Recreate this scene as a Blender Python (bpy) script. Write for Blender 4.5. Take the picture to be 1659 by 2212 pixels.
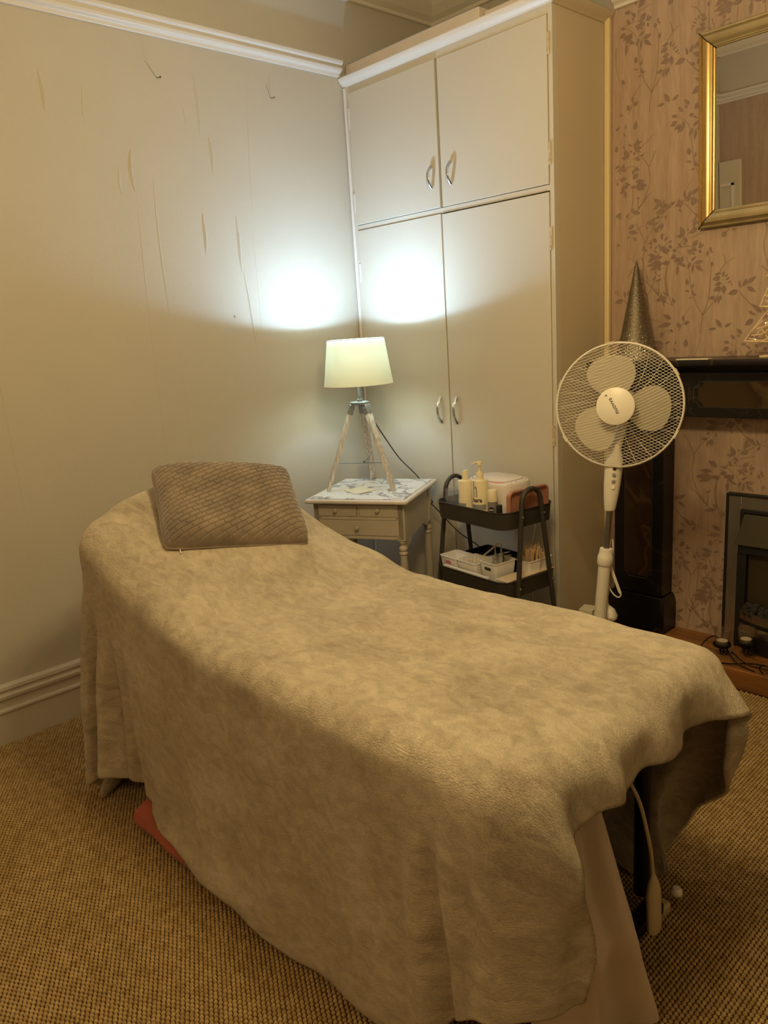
import bpy, bmesh, math, random
import numpy as np
from mathutils import Vector, Matrix
for _o in list(bpy.data.objects):
    bpy.data.objects.remove(_o)
random.seed(7)
SC = bpy.context.scene
COL = SC.collection
# ------------------------------------------------------------------ camera
def cam_axes(yaw, pitch, roll):
    c, s = math.cos(yaw), math.sin(yaw); cp, sp = math.cos(pitch), math.sin(pitch)
    f = Vector((-s * cp, c * cp, -sp)); r = Vector((c, s, 0)); u = r.cross(f)
    cr, sr = math.cos(roll), math.sin(roll)
    return cr * r + sr * u, cr * u - sr * r, f
_r, _u, _f = cam_axes(0.821701, 0.230672, -0.066996)
cam = bpy.data.cameras.new('camera'); cam.sensor_fit = 'HORIZONTAL'; cam.sensor_width = 36.0
cam.lens = 36.0 * 1661.0 / 1659.0; cam.clip_start = 0.05
cam_o = bpy.data.objects.new('camera', cam); COL.objects.link(cam_o)
cam_o.matrix_world = Matrix(((_r.x, _u.x, -_f.x, 0), (_r.y, _u.y, -_f.y, 0), (_r.z, _u.z, -_f.z, 1.5), (0, 0, 0, 1)))
SC.camera = cam_o
# ------------------------------------------------------------------ world, lights, exposure
w = bpy.data.worlds.new('room_air'); SC.world = w; w.use_nodes = True
w.node_tree.nodes['Background'].inputs[0].default_value = (1.0, 0.8, 0.55, 1)
w.node_tree.nodes['Background'].inputs[1].default_value = 0.02
def lamp(name, loc, watt, col, rad):
    l = bpy.data.lights.new(name, 'POINT'); l.energy = watt; l.color = col; l.shadow_soft_size = rad
    o = bpy.data.objects.new(name, l); o.location = loc; COL.objects.link(o); return o
WARM = (1.0, 0.75, 0.36)
for i, (dx, dy) in enumerate(((0.13, 0.0), (-0.07, 0.11), (-0.07, -0.11))):      # three bulbs of the ceiling fitting
    lamp('ceiling_bulb_light', (-1.05 + dx, 1.25 + dy, 2.25), 19.5, WARM, 0.05)
LAMP_XY = (-2.751, 2.450)
lamp('table_lamp_light', (LAMP_XY[0], LAMP_XY[1], 1.422), 12.0, (0.47, 0.71, 1.0), 0.034)
_a = bpy.data.lights.new('table_lamp_dome_light', 'AREA'); _a.shape = 'DISK'; _a.size = 0.06; _a.energy = 8.5; _a.color = (0.47, 0.71, 1.0)   # the LED throws most of its light upwards
_o = bpy.data.objects.new('table_lamp_dome_light', _a); _o.location = (LAMP_XY[0], LAMP_XY[1], 1.440); _o.rotation_euler = (math.pi, 0, 0); COL.objects.link(_o)
lamp('added_fill_light', (-0.80, -0.60, 1.95), 18.0, WARM, 0.16)          # warm fill added behind the camera, no known lamp there
vs = SC.view_settings
vs.view_transform = 'Standard'; vs.look = 'None'; vs.gamma = 1.0; vs.use_curve_mapping = False
vs.exposure = 0.0
# ------------------------------------------------------------------ materials
def S(c):   # sRGB 0-255 -> linear
    return tuple(((x / 255.0) / 12.92 if x <= 10 else ((x / 255.0 + 0.055) / 1.055) ** 2.4) for x in c)
def mat(name, col, rough=0.6, metal=0.0, spec=0.5, bump=0.0, bscale=200.0, var=0.0, vscale=5.0, stretch=(1, 1, 1),
        sheen=0.0, coat=0.0, trans=0.0, emit=None, estr=0.0, alpha=1.0, sss=0.0, detail=3.0, bdist=0.002, vcol=None):
    m = bpy.data.materials.new(name); m.use_nodes = True; nt = m.node_tree; N = nt.nodes; L = nt.links
    p = N['Principled BSDF']; I = p.inputs
    c = tuple(col) + (1,)
    I['Base Color'].default_value = c; I['Roughness'].default_value = rough; I['Metallic'].default_value = metal
    I['Specular IOR Level'].default_value = spec; I['Sheen Weight'].default_value = sheen; I['Coat Weight'].default_value = coat
    I['Transmission Weight'].default_value = trans; I['Alpha'].default_value = alpha
    if sss: I['Subsurface Weight'].default_value = sss; I['Subsurface Radius'].default_value = (0.01, 0.008, 0.006)
    if emit: I['Emission Color'].default_value = tuple(emit) + (1,); I['Emission Strength'].default_value = estr
    tc = N.new('ShaderNodeTexCoord'); mp = N.new('ShaderNodeMapping'); mp.inputs['Scale'].default_value = stretch
    L.new(tc.outputs['Object'], mp.inputs['Vector'])
    if var:
        n = N.new('ShaderNodeTexNoise'); n.inputs['Scale'].default_value = vscale; n.inputs['Detail'].default_value = detail
        L.new(mp.outputs[0], n.inputs['Vector'])
        r = N.new('ShaderNodeValToRGB'); r.color_ramp.elements[0].position = 0.3; r.color_ramp.elements[1].position = 0.7
        v2 = vcol if vcol else tuple(min(1, x * (1 + var)) for x in col)
        r.color_ramp.elements[0].color = tuple(x * (1 - var) for x in col) + (1,)
        r.color_ramp.elements[1].color = tuple(v2) + (1,)
        L.new(n.outputs['Fac'], r.inputs[0]); L.new(r.outputs[0], I['Base Color'])
    if bump:
        n = N.new('ShaderNodeTexNoise'); n.inputs['Scale'].default_value = bscale; n.inputs['Detail'].default_value = 4
        L.new(mp.outputs[0], n.inputs['Vector'])
        b = N.new('ShaderNodeBump'); b.inputs['Strength'].default_value = bump; b.inputs['Distance'].default_value = bdist
        L.new(n.outputs['Fac'], b.inputs['Height']); L.new(b.outputs[0], I['Normal'])
    return m
def nodes(m): return m.node_tree.nodes, m.node_tree.links, m.node_tree.nodes['Principled BSDF']
M = {}
M['wall'] = mat('cream_wall_paint', (0.55, 0.51, 0.425), 0.62, bump=0.35, bscale=90, bdist=0.002, var=0.02, vscale=3)
M['wood_paint'] = mat('cream_gloss_paint', (0.60, 0.555, 0.465), 0.38, bump=0.12, bscale=40, var=0.015, vscale=4)
M['trim_paint'] = mat('white_trim_paint', (0.74, 0.70, 0.64), 0.35, bump=0.1, bscale=60)
M['worn_paint'] = mat('chipped_bare_wood', (0.52, 0.43, 0.28), 0.6, bump=0.5, bscale=150, var=0.25, vscale=60)
M['ceiling'] = mat('ceiling_paint', (0.74, 0.68, 0.58), 0.8)
M['gap'] = mat('shadow_gap_black', (0.02, 0.015, 0.01), 0.9)
M['chrome'] = mat('brushed_chrome', (0.62, 0.62, 0.62), 0.22, 1.0, var=0.1, vscale=60)
M['steel_dark'] = mat('aged_chrome', (0.36, 0.34, 0.31), 0.28, 1.0, var=0.3, vscale=50)
M['zinc'] = mat('grey_zinc_bracket', (0.27, 0.29, 0.30), 0.38, 0.8, var=0.12, vscale=80)
M['leg_wood'] = mat('whitewashed_wood', (0.52, 0.46, 0.38), 0.65, bump=0.3, bscale=60, var=0.3, vscale=22, stretch=(6, 6, 0.6), vcol=(0.78, 0.74, 0.68))
M['cable_black'] = mat('black_cable_plastic', (0.012, 0.012, 0.012), 0.45)
M['cable_white'] = mat('white_cable_plastic', (0.75, 0.70, 0.60), 0.45)
M['stand_paint'] = mat('taupe_cream_paint', (0.50, 0.44, 0.345), 0.5, bump=0.15, bscale=60, var=0.04, vscale=9)
M['stand_edge'] = mat('pale_pink_cream_paint', (0.66, 0.60, 0.55), 0.42, bump=0.1, bscale=50, var=0.04, vscale=12)
M['fan_white'] = mat('white_fan_plastic', (0.84, 0.79, 0.68), 0.38, spec=0.5, var=0.015, vscale=10)
M['fan_grey'] = mat('pale_grey_button', (0.30, 0.29, 0.26), 0.4)
M['trolley'] = mat('dark_olive_grey_steel', (0.045, 0.040, 0.032), 0.45, spec=0.4, bump=0.05, bscale=400)
M['trolley_lining'] = mat('black_tray_lining', (0.015, 0.015, 0.015), 0.5)
M['bottle'] = mat('cream_bottle_plastic', (0.84, 0.75, 0.52), 0.35, sss=0.1, var=0.02, vscale=20)
M['ink_grey'] = mat('grey_label_ink', (0.30, 0.29, 0.28), 0.6)
M['ink_black'] = mat('black_label_ink', (0.02, 0.015, 0.015), 0.6)
M['ink_navy'] = mat('navy_label_ink', (0.01, 0.015, 0.07), 0.4)
M['white_plastic'] = mat('white_plastic', (0.83, 0.77, 0.75), 0.32, var=0.01, vscale=8)
M['basket_plastic'] = mat('white_basket_plastic', (0.86, 0.83, 0.80), 0.45, sss=0.1)
M['black_plastic'] = mat('black_plastic', (0.012, 0.012, 0.013), 0.3)
M['rose'] = mat('rose_gold_plastic', (0.52, 0.245, 0.17), 0.35, metal=0.25, var=0.08, vscale=18)
M['pale_wood'] = mat('pale_birch_wood', (0.62, 0.42, 0.24), 0.55, var=0.15, vscale=40, stretch=(1, 1, 0.1), bump=0.1, bscale=200)
M['board'] = mat('pale_board', (0.72, 0.58, 0.42), 0.5, var=0.05, vscale=10)
M['glass'] = None
M['pink'] = mat('coral_bundle_cloth', (0.42, 0.10, 0.06), 0.8, sheen=0.1, bump=0.3, bscale=300, var=0.1, vscale=9)
M['sheet'] = mat('white_cotton_sheet', (0.60, 0.50, 0.40), 0.85, sheen=0.2, bump=0.25, bscale=500, bdist=0.001)
M['cushion'] = mat('taupe_velvet', (0.215, 0.165, 0.115), 0.75, sheen=0.6, bump=0.5, bscale=380, var=0.28, vscale=14)
M['couch_vinyl'] = mat('dark_couch_vinyl', (0.04, 0.03, 0.025), 0.6)
M['paddle'] = mat('aged_cream_plastic', (0.50, 0.42, 0.28), 0.4, var=0.05, vscale=10)
M['brass'] = mat('gilt_brass', (0.60, 0.42, 0.17), 0.27, 0.9, var=0.08, vscale=30)
M['gilt_light_tone'] = mat('gilt_painted_light', (0.50, 0.41, 0.24), 0.30, 0.8, var=0.1, vscale=14, stretch=(1, 1, 0.3))  # same gilt as the upright rails, its different lighting put into the colour
M['mirror'] = mat('mirror_silver', (0.78, 0.76, 0.72), 0.01, 1.0)
M['iron'] = mat('black_iron', (0.012, 0.010, 0.008), 0.45, 0.6)
M['fire_black'] = mat('matt_black_steel', (0.010, 0.009, 0.008), 0.5)
M['fire_olive'] = mat('smoked_panel', (0.045, 0.034, 0.016), 0.35)
M['fire_steel'] = mat('brushed_steel_trim', (0.52, 0.50, 0.46), 0.30, 1.0, var=0.12, vscale=30, stretch=(1, 1, 0.2))
M['coal'] = mat('coal', (0.025, 0.02, 0.016), 0.75, bump=0.8, bscale=60, bdist=0.01)
M['hearth_wood'] = mat('oiled_hearth_wood', (0.25, 0.105, 0.028), 0.4, var=0.35, vscale=7, stretch=(0.6, 6, 6), bump=0.1, bscale=60)
M['wax'] = mat('tealight_wax', (0.85, 0.76, 0.58), 0.5, sss=0.2)
M['tin'] = mat('tealight_tin', (0.5, 0.45, 0.36), 0.3, 0.9)
M['wicker'] = mat('whitewashed_twig', (0.78, 0.60, 0.36), 0.6, var=0.12, vscale=30)
M['led'] = mat('warm_led', (1, 0.75, 0.3), 0.4, emit=(1.0, 0.72, 0.22), estr=6.0)
M['carton'] = mat('white_carton', (0.66, 0.58, 0.50), 0.5, var=0.04, vscale=5)
M['carton_blue'] = mat('blue_grey_carton', (0.28, 0.29, 0.32), 0.5)
M['card'] = mat('cream_card', (0.72, 0.66, 0.50), 0.6)
M['hot_pink'] = mat('pink_card', (0.75, 0.20, 0.42), 0.5)
M['bulb'] = mat('lit_bulb_glass', (1, 1, 1), 0.4, emit=(0.80, 0.90, 1.0), estr=30.0)
M['cotton'] = mat('cotton_bud_white', (0.85, 0.80, 0.72), 0.8)
M['nozzle'] = mat('clear_grey_nozzle', (0.42, 0.40, 0.36), 0.25, trans=0.3)
def glassy(name, tint=(0.97, 0.95, 0.90), rough=0.02, body=0.04):
    m = bpy.data.materials.new(name); m.use_nodes = True; nt = m.node_tree; N = nt.nodes; L = nt.links
    N.remove(N['Principled BSDF']); out = N['Material Output']
    t = N.new('ShaderNodeBsdfTransparent'); t.inputs[0].default_value = tuple(tint) + (1,)
    g = N.new('ShaderNodeBsdfGlossy'); g.inputs['Roughness'].default_value = rough
    d = N.new('ShaderNodeBsdfDiffuse'); d.inputs[0].default_value = (0.5, 0.5, 0.5, 1)
    f0 = N.new('ShaderNodeLayerWeight'); f0.inputs[0].default_value = 0.5
    f1 = N.new('ShaderNodeMath'); f1.operation = 'POWER'; f1.inputs[1].default_value = 3.0; L.new(f0.outputs['Facing'], f1.inputs[0])
    f = N.new('ShaderNodeMath'); f.operation = 'MULTIPLY_ADD'; f.inputs[1].default_value = 0.55; f.inputs[2].default_value = 0.04; L.new(f1.outputs[0], f.inputs[0])
    a = N.new('ShaderNodeMixShader'); b = N.new('ShaderNodeMixShader'); b.inputs[0].default_value = body
    L.new(f.outputs[0], a.inputs[0]); L.new(t.outputs[0], a.inputs[1]); L.new(g.outputs[0], a.inputs[2])
    L.new(a.outputs[0], b.inputs[1]); L.new(d.outputs[0], b.inputs[2]); L.new(b.outputs[0], out.inputs[0]); return m
M['glass'] = glassy('clear_glass')
M['clear_plastic'] = glassy('clear_blue_plastic', (0.90, 0.93, 0.97), 0.08, 0.10)
def translucent(name, col, tcol, fac, rough=0.4, gloss=0.0):
    m = bpy.data.materials.new(name); m.use_nodes = True; nt = m.node_tree; N = nt.nodes; L = nt.links
    p = N['Principled BSDF']; p.inputs['Base Color'].default_value = tuple(col) + (1,); p.inputs['Roughness'].default_value = rough
    t = N.new('ShaderNodeBsdfTranslucent'); t.inputs[0].default_value = tuple(tcol) + (1,)
    x = N.new('ShaderNodeMixShader'); x.inputs[0].default_value = fac
    tc = N.new('ShaderNodeTexCoord'); n = N.new('ShaderNodeTexNoise'); n.inputs['Scale'].default_value = 400
    b = N.new('ShaderNodeBump'); b.inputs['Strength'].default_value = 0.12; b.inputs['Distance'].default_value = 0.001
    L.new(tc.outputs['Object'], n.inputs['Vector']); L.new(n.outputs['Fac'], b.inputs['Height']); L.new(b.outputs[0], p.inputs['Normal'])
    L.new(p.outputs[0], x.inputs[1]); L.new(t.outputs[0], x.inputs[2]); L.new(x.outputs[0], N['Material Output'].inputs[0]); return m
M['shade'] = translucent('lamp_shade_linen', (0.80, 0.78, 0.55), (0.78, 0.80, 0.52), 0.085, 0.8)
M['blade'] = translucent('milky_blade_plastic', (0.66, 0.60, 0.47), (0.6, 0.55, 0.42), 0.3, 0.13)
# wallpaper ground: vertical streaks with a dull lustre
def wallpaper():
    m = bpy.data.materials.new('streaked_wallpaper'); m.use_nodes = True; N, L, p = nodes(m)
    tc = N.new('ShaderNodeTexCoord'); out = []
    for sc, st in ((26, (1, 1, 0.09)), (140, (1, 1, 0.12)), (2.2, (1, 1, 0.7))):
        mp = N.new('ShaderNodeMapping'); mp.inputs['Scale'].default_value = st
        n = N.new('ShaderNodeTexNoise'); n.inputs['Scale'].default_value = sc; n.inputs['Detail'].default_value = 4
        L.new(tc.outputs['Object'], mp.inputs[0]); L.new(mp.outputs[0], n.inputs['Vector']); out.append(n.outputs['Fac'])
    def math_(op, a, b):
        x = N.new('ShaderNodeMath'); x.operation = op
        for i, v in enumerate((a, b)):
            if isinstance(v, (int, float)): x.inputs[i].default_value = v
            else: L.new(v, x.inputs[i])
        return x.outputs[0]
    s = math_('ADD', math_('MULTIPLY', out[0], 0.4), math_('ADD', math_('MULTIPLY', out[1], 0.3), math_('MULTIPLY', out[2], 0.3)))
    r = N.new('ShaderNodeValToRGB'); e = r.color_ramp.elements
    e[0].position = 0.38; e[0].color = (0.36, 0.25, 0.185, 1); e[1].position = 0.62; e[1].color = (0.50, 0.365, 0.27, 1)
    L.new(s, r.inputs[0]); L.new(r.outputs[0], p.inputs['Base Color'])
    p.inputs['Roughness'].default_value = 0.42; p.inputs['Specular IOR Level'].default_value = 0.55
    b = N.new('ShaderNodeBump'); b.inputs['Strength'].default_value = 0.25; b.inputs['Distance'].default_value = 0.001
    L.new(s, b.inputs['Height']); L.new(b.outputs[0], p.inputs['Normal']); return m
M['wallpaper'] = wallpaper()
M['leaf_print'] = mat('mauve_leaf_print', (0.275, 0.185, 0.145), 0.40, spec=0.5, var=0.12, vscale=60)
M['stem_print'] = mat('brown_stem_print', (0.285, 0.19, 0.13), 0.42, spec=0.5, var=0.1, vscale=60)
# dark veined stone of the fire surround
def marble(name, base, vein, scale, th, rough=0.18, add=None):
    m = bpy.data.materials.new(name); m.use_nodes = True; N, L, p = nodes(m)
    tc = N.new('ShaderNodeTexCoord')
    n = N.new('ShaderNodeTexNoise'); n.inputs['Scale'].default_value = scale * 0.5; n.inputs['Detail'].default_value = 5
    L.new(tc.outputs['Object'], n.inputs['Vector'])
    mx = N.new('ShaderNodeMix'); mx.data_type = 'VECTOR'; mx.inputs[0].default_value = 0.22
    L.new(tc.outputs['Object'], mx.inputs[4]); L.new(n.outputs['Color'], mx.inputs[5])
    v = N.new('ShaderNodeTexNoise'); v.inputs['Scale'].default_value = scale; v.inputs['Detail'].default_value = 6; v.inputs['Distortion'].default_value = 0.6
    L.new(mx.outputs[1], v.inputs['Vector'])
    a = N.new('ShaderNodeMath'); a.operation = 'SUBTRACT'; a.inputs[1].default_value = 0.5; L.new(v.outputs['Fac'], a.inputs[0])
    b = N.new('ShaderNodeMath'); b.operation = 'ABSOLUTE'; L.new(a.outputs[0], b.inputs[0])
    r = N.new('ShaderNodeValToRGB'); e = r.color_ramp.elements
    e[0].position = 0.0; e[0].color = tuple(vein) + (1,); e[1].position = th; e[1].color = tuple(base) + (1,)
    if add: k = r.color_ramp.elements.new(min(0.95, th * 3.5)); k.color = tuple(add) + (1,)
    L.new(b.outputs[0], r.inputs[0]); L.new(r.outputs[0], p.inputs['Base Color']); p.inputs['Roughness'].default_value = rough
    return m
M['black_marble'] = marble('black_veined_stone', (0.006, 0.004, 0.004), (0.045, 0.032, 0.022), 5, 0.012, 0.28)
M['brown_marble'] = marble('oxblood_veined_stone', (0.030, 0.011, 0.006), (0.085, 0.050, 0.020), 3.5, 0.03, 0.28, (0.045, 0.025, 0.006))
M['white_marble'] = marble('white_marble_top', (0.86, 0.87, 0.87), (0.22, 0.23, 0.26), 9, 0.045, 0.22)
# ------------------------------------------------------------------ geometry helpers
def rotz(a): return Matrix.Rotation(a, 3, 'Z')
class MB:
    def __init__(s): s.v = []; s.f = []
    def add(s, vs, fs):
        o = len(s.v); s.v += [tuple(v) for v in vs]; s.f += [tuple(i + o for i in f) for f in fs]; return s
    def box(s, lo, hi, R=None, c=None):
        v = [Vector((x, y, z)) for x in (lo[0], hi[0]) for y in (lo[1], hi[1]) for z in (lo[2], hi[2])]
        if R is not None:
            c = Vector(c) if c is not None else Vector((0, 0, 0)); v = [R @ (q - c) + c for q in v]
        return s.add(v, [(0, 1, 3, 2), (4, 6, 7, 5), (0, 4, 5, 1), (2, 3, 7, 6), (0, 2, 6, 4), (1, 5, 7, 3)])
    def loft(s, rings, cap=True, closed=True):
        n = len(rings[0]); vs = [p for r in rings for p in r]; fs = []
        for i in range(len(rings) - 1):
            for j in range(n if closed else n - 1):
                k = (j + 1) % n
                fs.append((i * n + j, i * n + k, (i + 1) * n + k, (i + 1) * n + j))
        if cap: fs += [tuple(range(n))[::-1], tuple(range((len(rings) - 1) * n, len(rings) * n))]
        return s.add(vs, fs)
    def lathe(s, prof, c=(0, 0, 0), n=24, R=None, cap=True):
        c = Vector(c); rings = []
        for r, z in prof:
            ring = [Vector((r * math.cos(2 * math.pi * k / n), r * math.sin(2 * math.pi * k / n), z)) for k in range(n)]
            if R is not None: ring = [R @ q for q in ring]
            rings.append([q + c for q in ring])
        return s.loft(rings, cap)
    def tube(s, pts, r, n=8, cap=True, flat=None, closed=False):
        P = [Vector(p) for p in pts]; rings = []; m = len(P); up = None
        for i, p in enumerate(P):
            if closed: t = P[(i + 1) % m] - P[i - 1]
            else: t = P[min(i + 1, m - 1)] - P[max(i - 1, 0)]
            t.normalize()
            if up is None:
                a = Vector((0, 0, 1)) if abs(t.z) < 0.9 else Vector((1, 0, 0))
                if flat is not None: a = Vector(flat)
                up = (a - t * a.dot(t)).normalized()
            else: up = (up - t * up.dot(t)).normalized()
            b = t.cross(up); rr = r[i] if isinstance(r, list) else r
            ra, rb = (rr, rr) if not isinstance(rr, (list, tuple)) else rr
            rings.append([p + up * (ra * math.cos(2 * math.pi * k / n)) + b * (rb * math.sin(2 * math.pi * k / n)) for k in range(n)])
        if closed: rings.append(rings[0]); cap = False
        return s.loft(rings, cap)
    def prism(s, poly, d0, d1, axis='z'):
        def P(a, b, d): return {'z': (a, b, d), 'y': (a, d, b), 'x': (d, a, b)}[axis]
        n = len(poly)
        vs = [P(a, b, d0) for a, b in poly] + [P(a, b, d1) for a, b in poly]
        fs = [tuple(range(n))[::-1], tuple(range(n, 2 * n))] + [(i, (i + 1) % n, n + (i + 1) % n, n + i) for i in range(n)]
        return s.add(vs, fs)
    def build(s, name, m, parent=None, smooth=False, bev=0.0, segs=2, sub=0):
        me = bpy.data.meshes.new(name); me.from_pydata(s.v, [], s.f)
        bm = bmesh.new(); bm.from_mesh(me); bmesh.ops.recalc_face_normals(bm, faces=bm.faces); bm.to_mesh(me); bm.free()
        me.materials.append(m if not isinstance(m, str) else M[m])
        o = bpy.data.objects.new(name, me); COL.objects.link(o); o.parent = parent
        if bev:
            b = o.modifiers.new('bevel', 'BEVEL'); b.width = bev; b.segments = segs; b.limit_method = 'ANGLE'; b.angle_limit = math.radians(40)
            smooth = True
        if sub: q = o.modifiers.new('sub', 'SUBSURF'); q.levels = q.render_levels = sub; smooth = True
        if smooth:
            me.shade_smooth()
            try: me.set_sharp_from_angle(angle=math.radians(38))
            except Exception: pass
        return o
def grid_mesh(name, X, m, parent=None, smooth=True, closed_u=False):
    nu, nv = X.shape[:2]
    idx = np.arange(nu * nv).reshape(nu, nv)
    q = np.stack([idx[:-1, :-1], idx[1:, :-1], idx[1:, 1:], idx[:-1, 1:]], -1).reshape(-1, 4)
    return np_mesh(name, X.reshape(-1, 3), q, m, parent, smooth)
def np_mesh(name, V, F, m, parent=None, smooth=False):
    me = bpy.data.meshes.new(name); n = F.shape[1]
    me.vertices.add(len(V)); me.vertices.foreach_set('co', np.ascontiguousarray(V, dtype=np.float32).ravel())
    me.loops.add(F.size); me.loops.foreach_set('vertex_index', np.ascontiguousarray(F, dtype=np.int32).ravel())
    me.polygons.add(len(F)); me.polygons.foreach_set('loop_start', np.arange(0, F.size, n, dtype=np.int32))
    me.update(calc_edges=True); me.validate()
    me.materials.append(M[m] if isinstance(m, str) else m)
    if smooth: me.shade_smooth()
    o = bpy.data.objects.new(name, me); COL.objects.link(o); o.parent = parent; return o
def tag(o, label=None, cat=None, group=None, kind=None):
    if label: o['label'] = label
    if cat: o['category'] = cat
    if group: o['group'] = group
    if kind: o['kind'] = kind
    return o
def thing(name, loc, rz, label, cat, group=None, R=None):
    o = bpy.data.objects.new(name, None); COL.objects.link(o); o.empty_display_size = 0.05
    o.location = loc; o.rotation_euler = (0, 0, rz)
    if R is not None: o.rotation_euler = R.to_euler()
    return tag(o, label, cat, group)
def struct(o): o['kind'] = 'structure'; return o
def copy_tree(o, parent=None):
    c = o.copy(); COL.objects.link(c)
    if parent is not None: c.parent = parent
    for ch in [x for x in bpy.data.objects if x.parent == o]:
        k = copy_tree(ch, c); k.matrix_parent_inverse = ch.matrix_parent_inverse.copy()
    return c
def arc(c, r, a0, a1, n, ax=(1, 0, 0), ay=(0, 0, 1)):
    c = Vector(c); ax = Vector(ax); ay = Vector(ay)
    return [c + ax * (r * math.cos(a0 + (a1 - a0) * i / n)) + ay * (r * math.sin(a0 + (a1 - a0) * i / n)) for i in range(n + 1)]
def rrect(w, d, r, n=5, cx=0, cy=0):
    p = []
    for sx, sy, a in ((1, 1, 0), (-1, 1, 90), (-1, -1, 180), (1, -1, 270)):
        for i in range(n + 1):
            t = math.radians(a + 90 * i / n); p.append((cx + sx * (w / 2 - r) + r * math.cos(t), cy + sy * (d / 2 - r) + r * math.sin(t)))
    return p
def smooth_path(pts, n=6):
    P = [Vector(p) for p in pts]; out = []
    for i in range(len(P) - 1):
        a = P[max(i - 1, 0)]; b = P[i]; c = P[i + 1]; d = P[min(i + 2, len(P) - 1)]
        for k in range(n):
            t = k / n
            out.append(0.5 * ((2 * b) + (c - a) * t + (2 * a - 5 * b + 4 * c - d) * t * t + (3 * b - a - 3 * c + d) * t ** 3))
    out.append(P[-1]); return out
def text_mesh(name, body, size, m, parent, mtx, extrude=0.0003, bold=0.0, sx=1.0):
    cu = bpy.data.curves.new(name, 'FONT'); cu.body = body; cu.size = size; cu.extrude = extrude; cu.offset = bold
    cu.align_x = 'CENTER'; cu.align_y = 'CENTER'
    t = bpy.data.objects.new(name, cu); COL.objects.link(t)
    dg = bpy.context.evaluated_depsgraph_get(); dg.update()
    me = bpy.data.meshes.new_from_object(t.evaluated_get(dg)); bpy.data.objects.remove(t)
    me.materials.clear(); me.materials.append(M[m])
    o = bpy.data.objects.new(name, me); COL.objects.link(o); o.parent = parent
    o.matrix_local = mtx @ Matrix.Diagonal((sx, 1, 1, 1)); return o
# ------------------------------------------------------------------ the room
XL, XR, YF, YC, YW, YB, ZC = -3.126, 1.45, -0.85, 2.82, 3.225, 3.5, 3.19
# floor: woven backing, loops come as real pile below
def carpet_mat():
    m = bpy.data.materials.new('boucle_loops'); m.use_nodes = True; N, L, p = nodes(m)
    tc = N.new('ShaderNodeTexCoord'); n = N.new('ShaderNodeTexNoise'); n.inputs['Scale'].default_value = 34; n.inputs['Detail'].default_value = 3
    n2 = N.new('ShaderNodeTexNoise'); n2.inputs['Scale'].default_value = 4; L.new(tc.outputs['Object'], n2.inputs['Vector'])
    L.new(tc.outputs['Object'], n.inputs['Vector']); r = N.new('ShaderNodeValToRGB'); e = r.color_ramp.elements
    e[0].position = 0.35; e[0].color = (0.38, 0.255, 0.105, 1); e[1].position = 0.66; e[1].color = (0.52, 0.38, 0.185, 1)
    L.new(n.outputs['Fac'], r.inputs[0]); mx = N.new('ShaderNodeMix'); mx.data_type = 'RGBA'; mx.blend_type = 'MULTIPLY'; mx.inputs[0].default_value = 0.5
    L.new(r.outputs[0], mx.inputs[6]); r2 = N.new('ShaderNodeValToRGB'); r2.color_ramp.elements[0].position = 0.35; r2.color_ramp.elements[0].color = (0.75, 0.72, 0.62, 1)
    r2.color_ramp.elements[1].position = 0.65; L.new(n2.outputs['Fac'], r2.inputs[0]); L.new(r2.outputs[0], mx.inputs[7])
    L.new(mx.outputs[2], p.inputs['Base Color']); p.inputs['Roughness'].default_value = 0.9; p.inputs['Specular IOR Level'].default_value = 0.15; return m
M['loops'] = carpet_mat()
M['carpet_base'] = mat('carpet_backing', (0.075, 0.040, 0.012), 0.95, spec=0.1, bump=0.5, bscale=180)
floor = struct(MB().box((XL, YF, -0.05), (XR, YB, 0.0)).build('floor', 'carpet_base'))
def carpet():
    px, py = 0.0108, 0.0125
    xs = np.arange(-3.10, -0.05, px); ys = np.arange(0.05, 2.93, py)
    X, Y = np.meshgrid(xs, ys, indexing='ij'); Y = Y + (np.arange(len(xs))[:, None] % 2) * py * 0.5
    rng = np.random.RandomState(5); X = X + rng.randn(*X.shape) * 0.0003; Y = Y + rng.randn(*Y.shape) * 0.0004
    keep = ~((X > -2.35) & (X < -1.05) & (Y > 1.05) & (Y < 1.62)) & ((Y < 1.9) | (X > -1.5)) & ~((X > -1.7) & (X < -0.85) & (Y < 0.3)); x, y = X[keep], Y[keep]
    n = len(x); k = 6; a = np.arange(k) * 2 * np.pi / k
    r0 = np.stack([np.cos(a) * px * 0.50, np.sin(a) * py * 0.47, 0 * a], -1)
    r1 = np.stack([np.cos(a) * px * 0.36, np.sin(a) * py * 0.33, 0 * a + 0.0042], -1)
    tpl = np.concatenate([r0, r1, [[0, 0, 0.0058]]]); c = rng.uniform(0.92, 1.08, n)
    V = np.stack([x, y, 0 * x], -1)[:, None, :] + tpl[None] * np.stack([c * 0 + 1, c, c], -1)[:, None, :]
    f = []
    for i in range(k):
        j = (i + 1) % k; f += [(i, j, k + j), (i, k + j, k + i), (k + i, k + j, 2 * k)]
    F = (np.array(f)[None] + (np.arange(n) * (2 * k + 1))[:, None, None]).reshape(-1, 3)
    o = np_mesh('carpet_pile', V.reshape(-1, 3), F, 'loops', floor, True); tag(o, 'tan looped pile', kind='stuff'); return o
carpet()
wall_l = struct(MB().box((XL - 0.1, YF, 0), (XL, YB, ZC)).build('wall_left', 'wall'))
struct(MB().box((XL, YB, 0), (-1.85, YB + 0.1, ZC)).build('wall_alcove', 'wall'))
wall_b = struct(MB().box((-1.885, YW, 0), (XR, YB + 0.1, ZC)).build('wall_back', 'wallpaper'))
struct(MB().box((XR, YF, 0), (XR + 0.1, YB, ZC)).build('wall_right', 'wall'))
struct(MB().box((XL, YF, 2.80), (XR, YF + 0.004, ZC)).build('trim_8', 'wall'))
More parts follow.
